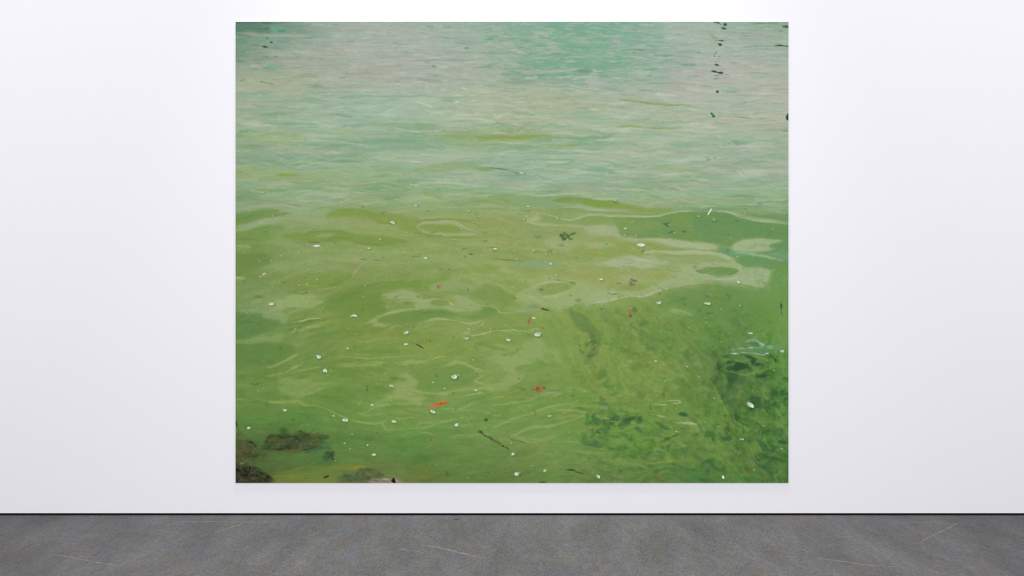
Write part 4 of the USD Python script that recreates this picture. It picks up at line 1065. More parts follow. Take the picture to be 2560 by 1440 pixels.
    S(14, (156, 132, 90), .85, "2030,108 2070,114 2110,122", f=8, warp=.5)
    S(9, (84, 112, 60), .8, "2160,62 2210,62 2260,50", f=7)
    S(8, (112, 132, 80), .8, "1790,65 1830,78", f=6)
    E((206, 200, 172), .95, 8, 384, 262, 22, 11, -25, ("leaf_fragment", "pale leaf fragment near the left edge"))
    E((178, 150, 116), .9, 8, 340, 290, 26, 10, -12)
    S(8, (176, 140, 104), .7, "400,270 440,252", f=6)
    D((585, 44, 17, 8), (325, 106, 15, 8), (475, 102, 17, 10), (925, 210, 20, 6), (805, 405, 17, 8, "w"), (1025, 322, 22, 11), (538, 404, 20, 9, "r"), (1615, 405, 17, 9), (1860, 282, 15, 8),
      (480, 624, 34, 19, "b"), (190, 724, 20, 11, "r"), (760, 930, 14, 12), (1465, 762, 42, 15, "b"), (1570, 540, 18, 7), (1857, 650, 22, 9), (2070, 605, 20, 9, "r"), (2232, 692, 17, 9, "w"),
      (2092, 968, 26, 19, "b"), (2085, 1110, 26, 12, "b"), (1386, 1160, 18, 17, "w"), (1045, 1262, 34, 22, "b"), (1115, 1420, 26, 22, "b"), (1495, 988, 14, 8), (930, 980, 11, 8), (1190, 1418, 13, 9), (2195, 1068, 13, 10), (2235, 530, 17, 10, "r"),
      (165, 275, 12, 6), (125, 297, 12, 7), (1810, 378, 12, 7), (1805, 478, 12, 6), (1095, 672, 12, 9), (1920, 595, 14, 10, "r"))
    for x, y in ((700, 880), (790, 855), (720, 920), (810, 905), (770, 960), (690, 935), (740, 860), (870, 795), (880, 760)):
        E((90, 122, 62), .7, 10, x, y, 15, 9, -20, warp=.8)
    S(11, (86, 108, 58), .85, "585,1182 600,1160 618,1138", f=8)
    E((120, 84, 54), .7, 8, 600, 1180, 10, 8)
    S(9, (80, 112, 58), .8, "825,498 860,492 895,480", f=7)
    S(9, (84, 104, 70), .7, "595,372 640,362", f=7)
    E((96, 130, 64), .7, 14, 320, 540, 60, 18, 5)
    E((90, 122, 62), .7, 10, 520, 1405, 34, 12)
    S(26, (108, 140, 88), .5, "60,460 250,455 400,450", f=14)
    S(14, (152, 172, 104), .5, "420,370 520,345", f=10)

    O(1040, 630)
    B((136, 164, 124), .75, 16, "1140,130 1260,108 1440,102 1620,110 1740,140 1600,172 1400,178 1240,168")
    S(10, (92, 112, 60), .85, "910,74 1020,88 1150,92 1300,102", ("twig", "long thin twig floating level"), f=7, warp=.5)
    S(34, (156, 176, 108), .6, "690,132 860,128 1000,152 1090,205 1050,245 900,275 700,280", f=20)
    B((128, 160, 76), .55, 20, "540,190 720,165 900,170 980,205 880,245 700,255 560,240")
    B((118, 154, 70), .65, 20, "-10,350 150,320 280,270 420,265 350,350 200,400 150,470 -10,470")
    B((142, 167, 106), .7, 20, "160,410 300,365 520,350 720,360 850,420 760,460 560,480 360,470 220,460")
    B((118, 154, 78), .75, 18, "560,490 700,460 840,400 960,430 1100,475 1220,520 1230,560 1120,640 960,620 820,590 700,530 640,500")
    B((120, 152, 76), .6, 18, "200,490 400,480 620,490 700,550 640,600 500,520 300,505")
    S(26, (150, 174, 90), .7, "440,270 600,305 780,355 920,388 1060,455 1200,498 1290,520", f=16)
    B((154, 175, 117), .85, 13, "1230,520 1320,440 1420,395 1560,362 1760,352 1900,340 2100,332 2290,335 2290,605 2130,608 1980,622 1860,655 1780,700 1720,690 1600,655 1500,640 1400,620 1290,575")
    B((132, 162, 86), .88, 9, "1445,455 1500,418 1600,392 1720,378 1830,368 1905,372 1915,395 1890,430 1800,475 1690,508 1580,505 1490,480")
    S(14, (166, 184, 132), .8, "1370,450 1480,395 1620,365 1800,358", f=9)
    S(16, (166, 184, 130), .75, "1380,530 1560,525 1700,515 1830,480 1940,425", f=10)
    S(11, (146, 116, 80), .85, "1665,325 1720,335 1800,352", f=7)
    S(10, (160, 124, 92), .7, "1780,352 1850,368", f=7)
    S(11, (128, 138, 56), .8, "1820,370 1880,368 1912,385", f=7)
    B((150, 172, 114), .85, 12, "-10,610 80,578 220,560 360,545 500,522 620,518 640,560 720,605 790,650 780,680 640,695 520,715 400,710 300,690 200,672 120,690 40,715 -10,690")
    B((122, 156, 78), .85, 10, "180,605 280,582 400,578 500,595 440,625 360,655 260,650 200,635")
    S(12, (164, 182, 126), .7, "60,590 200,560 380,548", f=9)
    B((110, 147, 74), .8, 16, "-10,715 120,705 250,700 400,725 560,745 760,720 820,660 920,690 980,730 900,780 760,800 560,800 420,790 250,790 120,800 -10,820")
    S(22, (100, 128, 76), .5, "60,740 200,730 350,740", f=14)
    B((136, 161, 88), .75, 12, "-10,865 150,830 330,815 460,835 600,860 720,845 800,822 800,860 720,910 670,960 690,1000 560,990 380,980 180,970 -10,965")
    S(14, (162, 181, 124), .85, "-10,855 140,825 300,812 430,828 580,858 700,845 790,820 800,845 750,895 690,925", f=9)
    S(16, (156, 178, 118), .8, "540,990 620,970 650,950 640,985 740,1002", f=10)
    S(16, (164, 182, 124), .88, "700,1000 790,985 870,960 980,940 1120,936 1300,940 1440,918 1530,945", f=9)
    S(26, (146, 170, 104), .65, "1060,960 1200,975 1400,950 1540,970", f=14)
    S(14, (100, 128, 66), .55, "830,955 960,930 1080,905", f=10)
    S(16, (160, 178, 118), .85, "800,648 880,640 945,670 985,715 1030,735 1120,735 1220,715 1340,690 1490,682", f=9)
    B((140, 154, 124), .7, 12, "1190,710 1300,680 1390,652 1470,655 1470,680 1370,695 1280,705")
    S(14, (122, 132, 112), .55, "1380,662 1470,664", f=9)
    B((142, 168, 102), .8, 16, "1340,1060 1440,1035 1520,1070 1530,1110 1500,1165 1560,1165 1650,1205 1540,1220 1460,1260 1350,1300 1220,1330 1160,1400 1140,1445 1060,1445 1020,1350 860,1300 1000,1265 1180,1240 1280,1180 1290,1120")
    S(24, (124, 146, 70), .6, "1050,1230 1150,1210 1250,1150", f=16)
    S(56, (142, 168, 76), .55, "1680,730 1820,820 1930,930 1990,1040 2000,1150", f=34)
    S(70, (126, 162, 72), .6, "1930,660 2080,760 2210,900 2240,1100 2230,1250", f=40)
    S(90, (94, 128, 72), .6, "1790,690 1900,765 2000,850 2110,935 2165,1020 2150,1130 2090,1230 2040,1300", f=50)
    S(34, (88, 116, 62), .4, "2080,960 2130,1050 2110,1180 2060,1230", f=22)
    S(24, (98, 134, 62), .5, "2060,1290 2150,1400", f=20)
    S(40, (120, 160, 74), .5, "1500,760 1600,900 1720,1050 1800,1200", f=28)
    S(16, (150, 176, 104), .5, "1500,700 1500,800", f=10)
    S(22, (150, 172, 96), .75, "280,1375 370,1345 470,1320 540,1340 660,1380 760,1415 880,1445", f=13)
    S(20, (146, 170, 94), .7, "300,1370 420,1360 480,1325", f=12)
    S(16, (148, 172, 94), .7, "-10,1325 120,1290 220,1262 360,1262", f=11)
    S(40, (132, 160, 78), .5, "60,1150 260,1190 120,1230 400,1215", f=24)
    S(34, (112, 140, 66), .5, "700,1100 950,1150 1100,1180", f=24)
    S(44, (108, 150, 68), .5, "1200,1400 1450,1360 1700,1380", f=28)
    k = motif("grass_stem", "short bright yellow straw")
    S(10, (190, 188, 92), .95, "192,1292 250,1268 320,1252 388,1244", k, f=6, warp=.3)
    S(8, (140, 132, 60), .6, "190,1282 250,1260", f=6)
    k = motif("twig", "short black twig")
    S(15, (46, 52, 52), .97, "1516,680 1550,690 1590,702", k, f=6, warp=.2, taper=.35)
    E((52, 58, 58), .9, 6, 1522, 680, 10, 9)
    S(15, (58, 68, 62), .95, "-2,1108 40,1128 84,1152", ("twig", "short dark twig, the lower of two"), f=8, warp=.2, taper=.4)
    g = motif("leaf", "small reddish leaf scrap left of centre")
    E((164, 116, 90), .92, 8, 284, 418, 24, 24, 0, g, .8)
    E((176, 132, 108), .8, 6, 296, 410, 12, 14, 0, g)
    E((110, 90, 60), .8, 6, 262, 412, 7, 10)
    E((154, 148, 84), .85, 8, 855, 456, 30, 13, 10)
    k = motif("leaf", "upright rusty leaf scrap")
    S(26, (150, 108, 66), .85, "1362,775 1358,815 1346,870", k, f=12, warp=.4)
    E((172, 104, 58), .9, 8, 1350, 842, 15, 22, 10, k)
    k = motif("leaf", "small orange leaf scrap with a straw")
    S(8, (206, 196, 110), .85, "388,596 410,608", k, f=6, warp=.2)
    E((208, 164, 96), .92, 7, 428, 622, 24, 10, 25, k)
    S(11, (158, 150, 78), .85, "1458,855 1490,885 1535,915", f=7)
    S(9, (120, 104, 60), .8, "1490,905 1530,912", f=6)
    E((150, 140, 96), .6, 8, 1315, 492, 14, 12)
    E((100, 128, 64), .85, 10, 1508, 450, 28, 12)
    for x, y, rx, ry in ((2060, 1100, 22, 14), (2100, 1080, 26, 18), (2130, 1150, 18, 18), (2100, 1210, 24, 14), (1960, 1150, 18, 18), (1990, 1170, 16, 14), (2170, 1080, 10, 26), (2080, 1220, 28, 10), (1970, 1110, 12, 10)):
        E((88, 108, 60), .6, 14, x, y, rx, ry, -20, warp=2)
    for x, y, rx, ry in ((2120, 1140, 10, 8), (2155, 1110, 8, 8), (1940, 1130, 10, 8)):
        E((168, 152, 98), .55, 8, x, y, rx, ry)
    S(11, (88, 112, 62), .8, "680,1155 710,1160 722,1190", f=9)
    E((92, 130, 66), .8, 8, 455, 1022, 14, 9)
    E((80, 112, 56), .8, 8, 170, 1065, 12, 10)
    E((72, 102, 44), .85, 7, 400, 210, 9, 9)
    E((92, 116, 74), .8, 8, 620, 455, 9, 16)
    S(8, (110, 128, 70), .7, "1850,530 1880,545", f=7)
    S(9, (88, 124, 76), .7, "2170,175 2165,235", f=9)
    E((112, 100, 80), .75, 8, 655, 25, 24, 7)
    for x, y in ((1310, 350), (1600, 320), (1700, 340), (1185, 560), (1080, 625), (300, 210), (590, 60), (1430, 940), (1335, 940), (235, 990), (2225, 682)):
        E((92, 122, 62), .75, 7, x, y, 11, 6)
    D((110, 74, 30, 9, "b"), (20, 52, 14, 6, "r"), (1208, 78, 19, 9, "w"), (1385, 120, 15, 8), (1612, 136, 24, 12, "w"), (1480, 217, 15, 9, "w"), (1695, 280, 17, 9, "w"), (2215, 334, 25, 15, "b"), (528, 328, 15, 8, "w"), (402, 428, 11, 7),
      (1020, 150, 15, 9), (645, 630, 15, 9), (1940, 572, 27, 15, "r"), (1410, 790, 22, 10, "b"), (1458, 990, 40, 20, "b"), (1105, 1057, 30, 14, "b"), (607, 1037, 31, 12, "b", -22), (675, 1300, 17, 10, "w"), (505, 1342, 11, 8),
      (25, 530, 20, 10, "r"), (22, 692, 20, 9, "w"), (2085, 1055, 13, 9, "w"), (1550, 848, 10, 7), (1660, 925, 14, 7), (640, 920, 20, 8, "y"), (810, 645, 14, 10), (2085, 52, 20, 11), (1740, 140, 12, 8), (1880, 232, 10, 7), (2225, 625, 14, 7),
      (95, 1060, 8, 10), (60, 960, 9, 6), (820, 305, 8, 9, "r"), (1560, 28, 18, 10), (1425, 4, 17, 6))

    O(1500, 630)
    tangle(60, 25, 100, 8, ((84, 124, 70), (92, 132, 76), (130, 160, 82)), .4, "560,650 1100,560 1900,560 2000,900 1500,1200 900,1250 600,1000", 14, 65, 0.45)
    B((166, 180, 142), .85, 13, "-60,140 90,105 200,68 330,42 470,34 620,50 740,80 830,110 780,150 640,170 480,188 300,192 150,182 40,168")
    S(20, (176, 188, 150), .6, "330,80 500,85 640,112", f=12)
    S(16, (140, 158, 118), .5, "220,112 360,130 420,90", f=12)
    B((140, 163, 100), .7, 16, "640,20 900,15 1200,25 1450,60 1520,100 1300,115 1050,100 850,70")
    S(12, (160, 178, 132), .7, "720,40 900,80 1100,110 1400,125", f=9)
    S(38, (168, 184, 142), .88, "560,0 800,-4 1050,4 1280,14 1440,42 1560,92 1650,165 1690,240 1690,320", f=15)
    B((158, 177, 126), .84, 14, "850,300 960,220 1080,160 1200,135 1420,128 1580,128 1680,180 1720,270 1680,340 1590,365 1430,360 1250,372 1080,385 920,410 780,440 680,480 560,530 430,545 250,525 180,560 90,590 -60,610 -160,600 -120,520 -40,470 160,455 320,450 480,460 600,420 700,370 780,330")
    B((146, 165, 90), .75, 24, "-300,250 -120,205 200,205 450,205 640,208 850,205 860,245 900,270 800,310 700,340 620,330 480,300 400,300 300,320 200,400 100,430 -100,390 -260,330")
    B((158, 173, 118), .65, 16, "200,290 330,270 470,300 540,350 440,390 280,400 210,360")
    B((136, 158, 84), .7, 12, "240,430 330,390 470,385 560,420 500,455 380,460 280,455")
    S(11, (134, 152, 96), .65, "560,205 750,210 960,230", f=8)
    S(11, (134, 154, 100), .6, "620,150 760,175 900,190", f=8)
    B((110, 150, 82), .95, 7, "1165,212 1230,188 1330,172 1440,168 1550,180 1640,205 1640,228 1560,265 1440,288 1310,272 1220,248")
    S(22, (112, 152, 116), .5, "1380,295 1500,292 1580,275", f=14)
    S(14, (170, 186, 146), .7, "1150,230 1260,262 1380,280", f=9)
    S(16, (170, 186, 146), .75, "1360,335 1480,325 1600,310 1680,270", f=10)
    B((156, 178, 134), .85, 10, "1690,190 1790,185 1930,198 2020,222 2055,280 2050,330 2010,345 1950,340 1970,400 1930,425 1820,390 1740,370 1690,340 1710,260")
    S(18, (174, 190, 150), .8, "1680,355 1780,375 1860,400 1950,415", f=9)
    S(26, (122, 162, 112), .6, "1860,330 1950,340 1960,390", f=16)
    B((106, 151, 90), .88, 12, "1610,95 1680,62 1800,55 1950,70 2120,85 2290,90 2290,250 2100,215 2040,215 1930,195 1800,190 1720,175 1660,140")
    B((112, 164, 120), .75, 18, "1560,-10 1700,-10 2100,0 2290,-10 2290,90 2150,80 1950,50 1750,30 1620,40")
    S(22, (156, 180, 136), .85, "1640,-5 1780,10 1920,35 2050,65 2180,95", f=12)
    S(9, (182, 200, 150), .7, "1625,50 1670,62", f=6)
    S(17, (172, 188, 146), .9, "-170,632 -10,598 120,582 210,560 330,530 500,532 590,510 700,468 820,428 960,398 1130,380 1320,370", f=9)
    B((104, 147, 76), .55, 36, "800,470 1200,400 1700,420 1980,430 2030,640 2060,850 1980,960 1500,900 1100,800 850,620")
    S(40, (128, 158, 82), .5, "620,560 700,700 640,820", f=30)
    B((108, 153, 80), .7, 22, "2010,420 2080,330 2120,230 2290,140 2290,1120 2180,1120 2110,1000 2090,860 2050,760 2030,620")
    S(44, (104, 152, 84), .6, "2120,240 2180,420 2200,560 2150,700", f=30)
    for x, y, rx, ry, r, a in ((1390, 722, 54, 30, 10, .8), (1608, 545, 30, 34, 0, .6), (1618, 720, 34, 34, 0, .65), (500, 850, 50, 55, 0, .5), (1700, 830, 50, 40, 20, .6), (1730, 770, 20, 60, 0, .5), (1070, 570, 22, 18, 0, .6), (690, 798, 12, 22, -15, .7), (1290, 520, 18, 20, 0, .75), (1660, 860, 60, 26, 30, .55), (590, 1160, 60, 50, 0, .5), (1110, 1240, 30, 60, -10, .6), (1560, 1090, 24, 50, -20, .6), (780, 935, 22, 14, 0, .7), (1110, 930, 16, 30, 10, .6), (1200, 1080, 14, 40, 0, .6), (1080, 1180, 16, 40, 5, .6), (820, 1060, 40, 24, 20, .5), (1980, 970, 40, 16, -30, .6), (2070, 1020, 12, 22, -20, .6), (1840, 765, 40, 12, -25, .6), (720, 500, 14, 22, -20, .7), (240, 750, 18, 12, 0, .5), (1240, 685, 26, 10, -35, .75), (75, 800, 14, 20, 0, .5), (940, 1330, 30, 14, 30, .5), (130, 1040, 30, 18, 40, .5)):
        E((82, 118, 74), a * 0.8, 18, x, y, rx, ry, r, warp=3.0)
    B((158, 184, 128), .7, 20, "800,700 880,682 1000,705 1170,735 1100,750 960,740 850,728")
    E((92, 118, 72), .65, 16, 412, 695, 30, 36)
    k = motif("leaf", "curled brown leaf")
    S(30, (154, 116, 80), .92, "366,650 362,700 356,770", k, f=12, warp=.4, taper=.3)
    E((176, 138, 98), .85, 8, 366, 672, 15, 15, 0, k)
    E((120, 82, 56), .9, 8, 360, 768, 20, 18, 0, k)
    E((150, 86, 60), .6, 6, 356, 745, 10, 8)
    k = motif("twig", "hooked dark stem")
    S(12, (86, 112, 78), .9, "405,850 372,852 368,880 400,902 450,930 520,962 585,982", k, f=8, warp=.3, taper=.3)
    S(6, (160, 182, 120), .6, "395,890 450,922 530,955", f=5)
    S(10, (82, 110, 72), .6, "440,960 500,1000 550,1015", f=9)
    w = motif("weed_clump", "small ragged grey weed tuft")
    for x, y, rx, ry, r in ((385, 362, 26, 12, -20), (365, 385, 18, 12, 30), (410, 350, 22, 10, 10), (380, 335, 10, 14, 0), (432, 352, 12, 8, 0), (360, 402, 14, 8, 0), (395, 398, 12, 10, 0)):
        E((106, 120, 94), .85, 9, x, y, rx, ry, r, w, .8)
    tangle(14, 10, 34, 7, ((96, 112, 84), (84, 100, 74), (116, 130, 100)), .8, "330,380 360,330 430,325 460,360 420,400 360,415", 22, 10, 1.2)
    E((172, 184, 150), .8, 6, 388, 364, 9, 6)
    S(15, (58, 100, 66), .9, "2190,600 2178,640 2182,680 2198,770", f=10)
    E((50, 86, 58), .85, 8, 2180, 640, 12, 22)
    B((108, 150, 108), .55, 20, "1560,1190 1640,1150 1760,1140 1900,1120 1990,1080 2080,1100 2160,1150 2120,1200 2020,1240 1880,1230 1740,1205 1640,1225")
    S(11, (166, 192, 150), .85, "1580,1195 1620,1165 1700,1150 1830,1142 1950,1140", f=8)
    S(18, (140, 168, 138), .8, "1740,1068 1830,1058 1900,1075 1940,1110 1970,1130", f=11)
    S(12, (160, 188, 146), .75, "1640,1215 1760,1205 1850,1215 1960,1235 2040,1240", f=8)
    S(22, (74, 116, 88), .6, "1780,1090 1860,1095 1920,1125", f=14)
    S(30, (92, 140, 106), .6, "1820,1180 1940,1190 2010,1180", f=18)
    E((186, 196, 190), .6, 10, 1950, 1105, 30, 12, 30)
    E((140, 176, 130), .7, 14, 2040, 1140, 40, 24)
    for x, y, rx, ry, r, a in ((1512, 1272, 42, 14, 0, .85), (1570, 1332, 42, 22, -25, .8), (1790, 1292, 70, 24, 42, .8), (1690, 1395, 115, 52, 0, .9), (1922, 1372, 56, 24, -12, .8), (1440, 1385, 30, 66, -12, .75), (2110, 1290, 40, 16, 40, .8), (1640, 1350, 40, 20, 10, .7), (1830, 1370, 24, 60, 0, .6), (1540, 1400, 50, 20, 20, .6), (2010, 1440, 40, 20, 0, .6), (1790, 930, 30, 20, 35, .6), (2180, 1320, 24, 60, -15, .5)):
        E((56, 92, 52), a * 0.45, 18, x, y, rx, ry, r, warp=3.2)
    S(22, (118, 160, 76), .6, "1520,1300 1650,1310 1780,1350 1850,1420", f=14)
    S(16, (116, 160, 72), .6, "1480,1310 1440,1350 1490,1440", f=11)
    S(22, (118, 164, 70), .6, "1840,1270 2000,1300 2060,1380 1960,1430", f=14)
    S(26, (104, 150, 70), .6, "2140,1200 2200,1300 2250,1440", f=18)
    tangle(40, 20, 90, 10, ((44, 82, 50), (52, 90, 52), (100, 146, 66), (108, 150, 70)), .6, "1420,1250 1760,1230 2180,1260 2220,1440 1420,1440", 15, 30, 0.8)
    D((255, 241, 17, 9, "w"), (350, 232, 22, 9), (228, 372, 20, 11, "r"), (14, 336, 28, 13, "b"), (158, 493, 22, 11, "w"), (1135, 176, 23, 13, "r"), (1670, 358, 23, 15, "b"), (704, 604, 34, 13, "b", 18), (1295, 624, 38, 15, "b", 8),
      (1692, 641, 15, 10, "w"), (1820, 980, 28, 12, "b", 5), (660, 1310, 23, 13, "w"), (1040, 1369, 19, 12, "w"), (2180, 1190, 28, 16, "b"), (2002, 1216, 22, 9, "w"), (1615, 1222, 38, 9, "w"), (155, 990, 10, 8), (1457, 1080, 18, 8), (382, 290, 13, 9), (795, 452, 22, 7),
      (20, 632, 16, 8), (30, 12, 14, 7), (1075, 905, 18, 5), (1460, 688, 20, 6), (1400, 1145, 10, 8), (500, 1232, 8, 7), (1270, 840, 20, 6))
    S(9, (92, 118, 50), .8, "105,480 130,500 205,505 215,495", f=7)
    S(8, (72, 98, 62), .8, "5,682 40,682", f=6)

    O(580, 920)
    B((134, 162, 90), .75, 22, "540,135 760,130 1020,155 1200,185 1040,240 860,320 720,355 660,320 560,270 600,210")
    S(18, (148, 172, 94), .55, "780,355 900,320 1150,205", f=13)
    S(22, (142, 166, 86), .8, "40,385 150,405 260,385 380,380 480,400 620,408 720,398 790,372 830,400 850,430 980,445 1100,480 1210,525 1300,565 1400,592", f=13)
    S(20, (142, 168, 88), .75, "1400,610 1480,640 1580,662 1680,675 1790,655 1830,700 1870,742 1960,745 2080,718 2270,705", f=12)
    S(18, (138, 166, 86), .65, "1790,670 1850,620 1900,590 2050,610 2270,590", f=12)
    S(20, (142, 168, 92), .75, "1540,555 1660,510 1730,465 1860,440 2030,425 2270,420", f=12)
    S(30, (136, 164, 86), .55, "1480,590 1700,560 1850,570", f=20)
    B((140, 166, 96), .75, 18, "1880,25 2060,40 2150,80 2120,110 2200,145 2240,190 2150,250 1980,350 1820,440 1700,450 1850,330 2060,250 2150,190 2060,110")
    S(28, (84, 130, 62), .5, "260,400 420,380 420,460", f=20)
    S(20, (78, 116, 58), .6, "200,190 260,200 330,180", f=16)
    S(34, (96, 132, 62), .5, "80,100 300,110 480,150", f=24)
    S(20, (140, 168, 88), .65, "440,110 600,60 740,10 780,-10", f=13)
    S(18, (128, 160, 80), .55, "640,90 820,30 1000,0", f=13)
    weed = motif("weed_clump", "large brown sunken weed branch")
    B((64, 84, 50), .92, 18, "330,960 400,860 480,830 560,818 575,760 630,745 680,790 740,812 830,775 940,800 1060,800 1150,800 1160,860 1090,900 1010,935 900,970 800,1000 690,1012 560,995 440,1000 360,1010", weed, 2.0)
    B((56, 104, 70), .6, 20, "860,960 980,930 1120,900 1180,960 1060,990 920,1010")
    S(20, (104, 86, 56), .95, "795,738 825,772 900,785 980,802 1045,800", weed, f=9)
    E((44, 48, 34), .8, 8, 822, 762, 14, 9, 30, weed)
    S(24, (60, 60, 40), .9, "370,920 420,850 500,832 600,832 760,828", weed, f=10, warp=2)
    S(22, (106, 92, 58), .92, "600,985 680,1006 760,990 850,970 950,935 1035,885", weed, f=10, warp=2)
    S(20, (112, 102, 64), .85, "820,890 832,930 828,975", weed, f=9, warp=1.5)
    S(20, (98, 92, 58), .8, "530,890 560,940 540,980", weed, f=9, warp=1.5)
    S(26, (90, 100, 58), .75, "620,880 760,900 960,880 1040,840", weed, f=12, warp=2)
    S(20, (48, 60, 38), .9, "640,830 740,835 800,870 720,950 620,990", weed, f=9, warp=2)
    S(20, (50, 62, 40), .8, "440,900 520,880 600,900", weed, f=9, warp=2)
    S(18, (46, 52, 34), .85, "850,975 960,940 1000,915", weed, f=8, warp=1.5)
    w2 = motif("weed_clump", "small dark weed sprig, its tip breaking the surface")
    B((66, 92, 60), .9, 13, "1060,1040 1100,985 1150,990 1195,1000 1200,1050 1180,1080 1130,1100 1080,1080", w2, 1.6)
    S(13, (42, 52, 40), .95, "1165,1092 1200,1090 1240,1106", w2, f=8)
    S(12, (54, 66, 46), .85, "1190,1000 1195,1045 1180,1090", w2, f=8)
    E((226, 226, 210), .9, 5, 1234, 1107, 8, 5)
    B((76, 110, 62), .6, 18, "1040,1090 1160,1090 1240,1120 1160,1150 1040,1140")
    w3 = motif("weed_clump", "brown sunken weed at the left edge")
    B((74, 84, 50), .85, 22, "44,860 110,900 200,910 280,940 350,1000 320,1060 200,1090 44,1090", w3, 2)
    S(26, (106, 88, 58), .9, "120,930 170,975 240,995 350,995", w3, f=12, warp=1.5)
    S(22, (58, 56, 38), .9, "130,890 220,915 290,945", w3, f=10, warp=1.5)
    S(24, (56, 62, 40), .85, "200,1060 260,1060 330,1045 450,1050", w3, f=10, warp=2)
    S(16, (110, 96, 62), .65, "390,1060 450,1050 500,1070", f=10)
    S(11, (68, 92, 52), .85, "48,640 58,720 76,800 84,870", f=9)
    E((44, 62, 40), .8, 9, 54, 670, 10, 30)
    S(26, (94, 92, 52), .7, "60,870 90,780 130,810", f=18)
    S(16, (112, 116, 66), .75, "745,1095 810,1115 870,1108", f=11)
    S(16, (124, 98, 62), .75, "865,1102 920,1085 975,1068", f=11)
    S(22, (134, 130, 84), .88, "80,1165 130,1135 185,1108", ("twig", "pale brown broken stalk"), f=11)
    S(20, (128, 120, 76), .85, "215,1140 240,1160 235,1200 230,1240 280,1262", f=13)
    tangle(46, 40, 150, 18, ((58, 66, 42), (84, 92, 54), (100, 88, 56), (48, 60, 38), (92, 108, 66), (70, 92, 56)), .75, "360,950 430,850 580,780 700,810 840,790 1040,805 1140,810 1060,900 900,965 690,1005 420,995", 5, -15, 0.8)
    tangle(36, 40, 140, 19, ((66, 62, 42), (108, 92, 60), (56, 70, 42), (92, 82, 54), (74, 90, 54)), .7, "46,880 120,900 280,940 350,1000 420,1060 250,1150 60,1150", 6, 20, 0.7)
    tangle(14, 20, 60, 14, ((50, 62, 44), (84, 92, 62)), .7, "1080,1030 1110,990 1190,1005 1190,1060 1130,1090", 7, 40, 0.8)
    w4 = motif("weed_clump", "black sunken weed filling the bottom left corner")
    B((52, 56, 40), .95, 16, "30,1185 120,1195 200,1180 300,1190 400,1220 455,1275 485,1330 490,1390 30,1390", w4, 2)
    S(15, (60, 46, 34), .85, "270,1190 370,1205 440,1265 490,1335", w4, f=10)
    S(20, (82, 104, 60), .6, "240,1230 300,1260 380,1290", w4, f=16)
    E((98, 102, 82), .8, 12, 255, 1322, 34, 18, -15, w4)
    E((70, 76, 56), .7, 12, 380, 1300, 30, 14, 20, w4)
    S(11, (80, 74, 54), .6, "60,1250 110,1230 170,1240", w4, f=9)
    S(10, (72, 70, 54), .6, "100,1340 170,1320 220,1350 330,1340", w4, f=9)
    for x, y in ((90, 1290), (150, 1280), (200, 1300), (120, 1350), (320, 1355), (70, 1220), (180, 1220)):
        E((22, 24, 16), .6, 12, x, y, 26, 14, 20, w4, 2)
    tangle(60, 30, 110, 16, ((28, 30, 20), (76, 80, 56), (62, 50, 38), (22, 26, 18), (88, 94, 66)), .7, "40,1200 200,1190 380,1220 460,1300 480,1376 40,1376", 8, 15, 0.7)
    B((112, 134, 60), .7, 30, "500,1310 700,1250 960,1210 1200,1180 1320,1240 1300,1390 560,1390")
    B((122, 132, 56), .7, 24, "1230,1180 1380,1150 1540,1150 1700,1170 1650,1220 1480,1220 1340,1240")
    E((140, 146, 62), .5, 24, 1520, 1195, 90, 24)
    B((84, 100, 62), .85, 18, "1260,1300 1340,1250 1450,1270 1560,1225 1680,1215 1780,1250 1800,1310 1700,1350 1640,1390 1300,1390", None, 2)
    E((66, 100, 68), .75, 18, 1470, 1292, 90, 24, 0, None, 2)
    for x, y, rx, ry, c in ((1640, 1225, 40, 14, (70, 88, 56)), (1740, 1270, 40, 20, (112, 98, 66)), (1570, 1330, 50, 20, (108, 104, 66)), (1660, 1260, 34, 14, (118, 112, 80)), (1350, 1270, 20, 30, (72, 96, 58)), (1630, 1310, 26, 16, (62, 76, 50)), (1400, 1330, 40, 18, (84, 100, 56))):
        E(c, .75, 16, x, y, rx, ry, 10, None, 2)
    tangle(50, 14, 60, 16, ((66, 88, 56), (58, 78, 52), (120, 118, 72), (110, 94, 66), (86, 108, 60)), .65, "1270,1300 1350,1240 1650,1210 1800,1270 1820,1330 1640,1376 1290,1376", 9, 0, 1.2)
    p = motif("pebble_patch", "pale grey pebbly mud at the bottom edge")
    B((140, 128, 112), .85, 13, "1650,1345 1760,1325 1860,1310 1960,1318 2000,1350 1990,1390 1680,1390", p, 1.5)
    for x, y, rx, ry, c in ((1720, 1355, 26, 12, (108, 98, 84)), (1830, 1330, 40, 12, (172, 160, 142)), (1800, 1360, 34, 12, (120, 108, 92)), (1960, 1350, 20, 14, (160, 152, 138)), (1880, 1322, 26, 9, (150, 122, 96))):
        E(c, .8, 10, x, y, rx, ry, 5, p, 1)
    S(30, (30, 22, 16), .95, "1924,1328 1916,1350 1920,1376", ("dark_stone", "small black stone"), f=9, taper=.2)
    E((96, 54, 36), .95, 9, 1130, 1304, 32, 14, -15, ("leaf", "small dark red leaf near the bottom edge"))
    E((70, 40, 30), .7, 7, 1150, 1292, 14, 8, -30)
    S(11, (68, 112, 72), .85, "1612,212 1606,250 1612,275 1628,302", f=8)
    S(10, (166, 160, 84), .95, "1505,455 1530,415 1550,385 1566,348", ("grass_stem", "upright yellow grass stem in the lower left"), f=7, warp=.3)
    S(11, (166, 150, 76), .85, "2105,482 2150,488 2210,495", f=8)
    S(8, (150, 160, 84), .7, "2010,520 2060,510", f=7)
    for x, y, rx, ry in ((850, 595, 40, 18), (1640, 860, 50, 34), (1310, 820, 30, 18), (110, 120, 30, 12), (1960, 120, 40, 20), (1600, 850, 30, 20)):
        E((74, 118, 64), .45, 22, x, y, rx, ry, 15, None, 2)
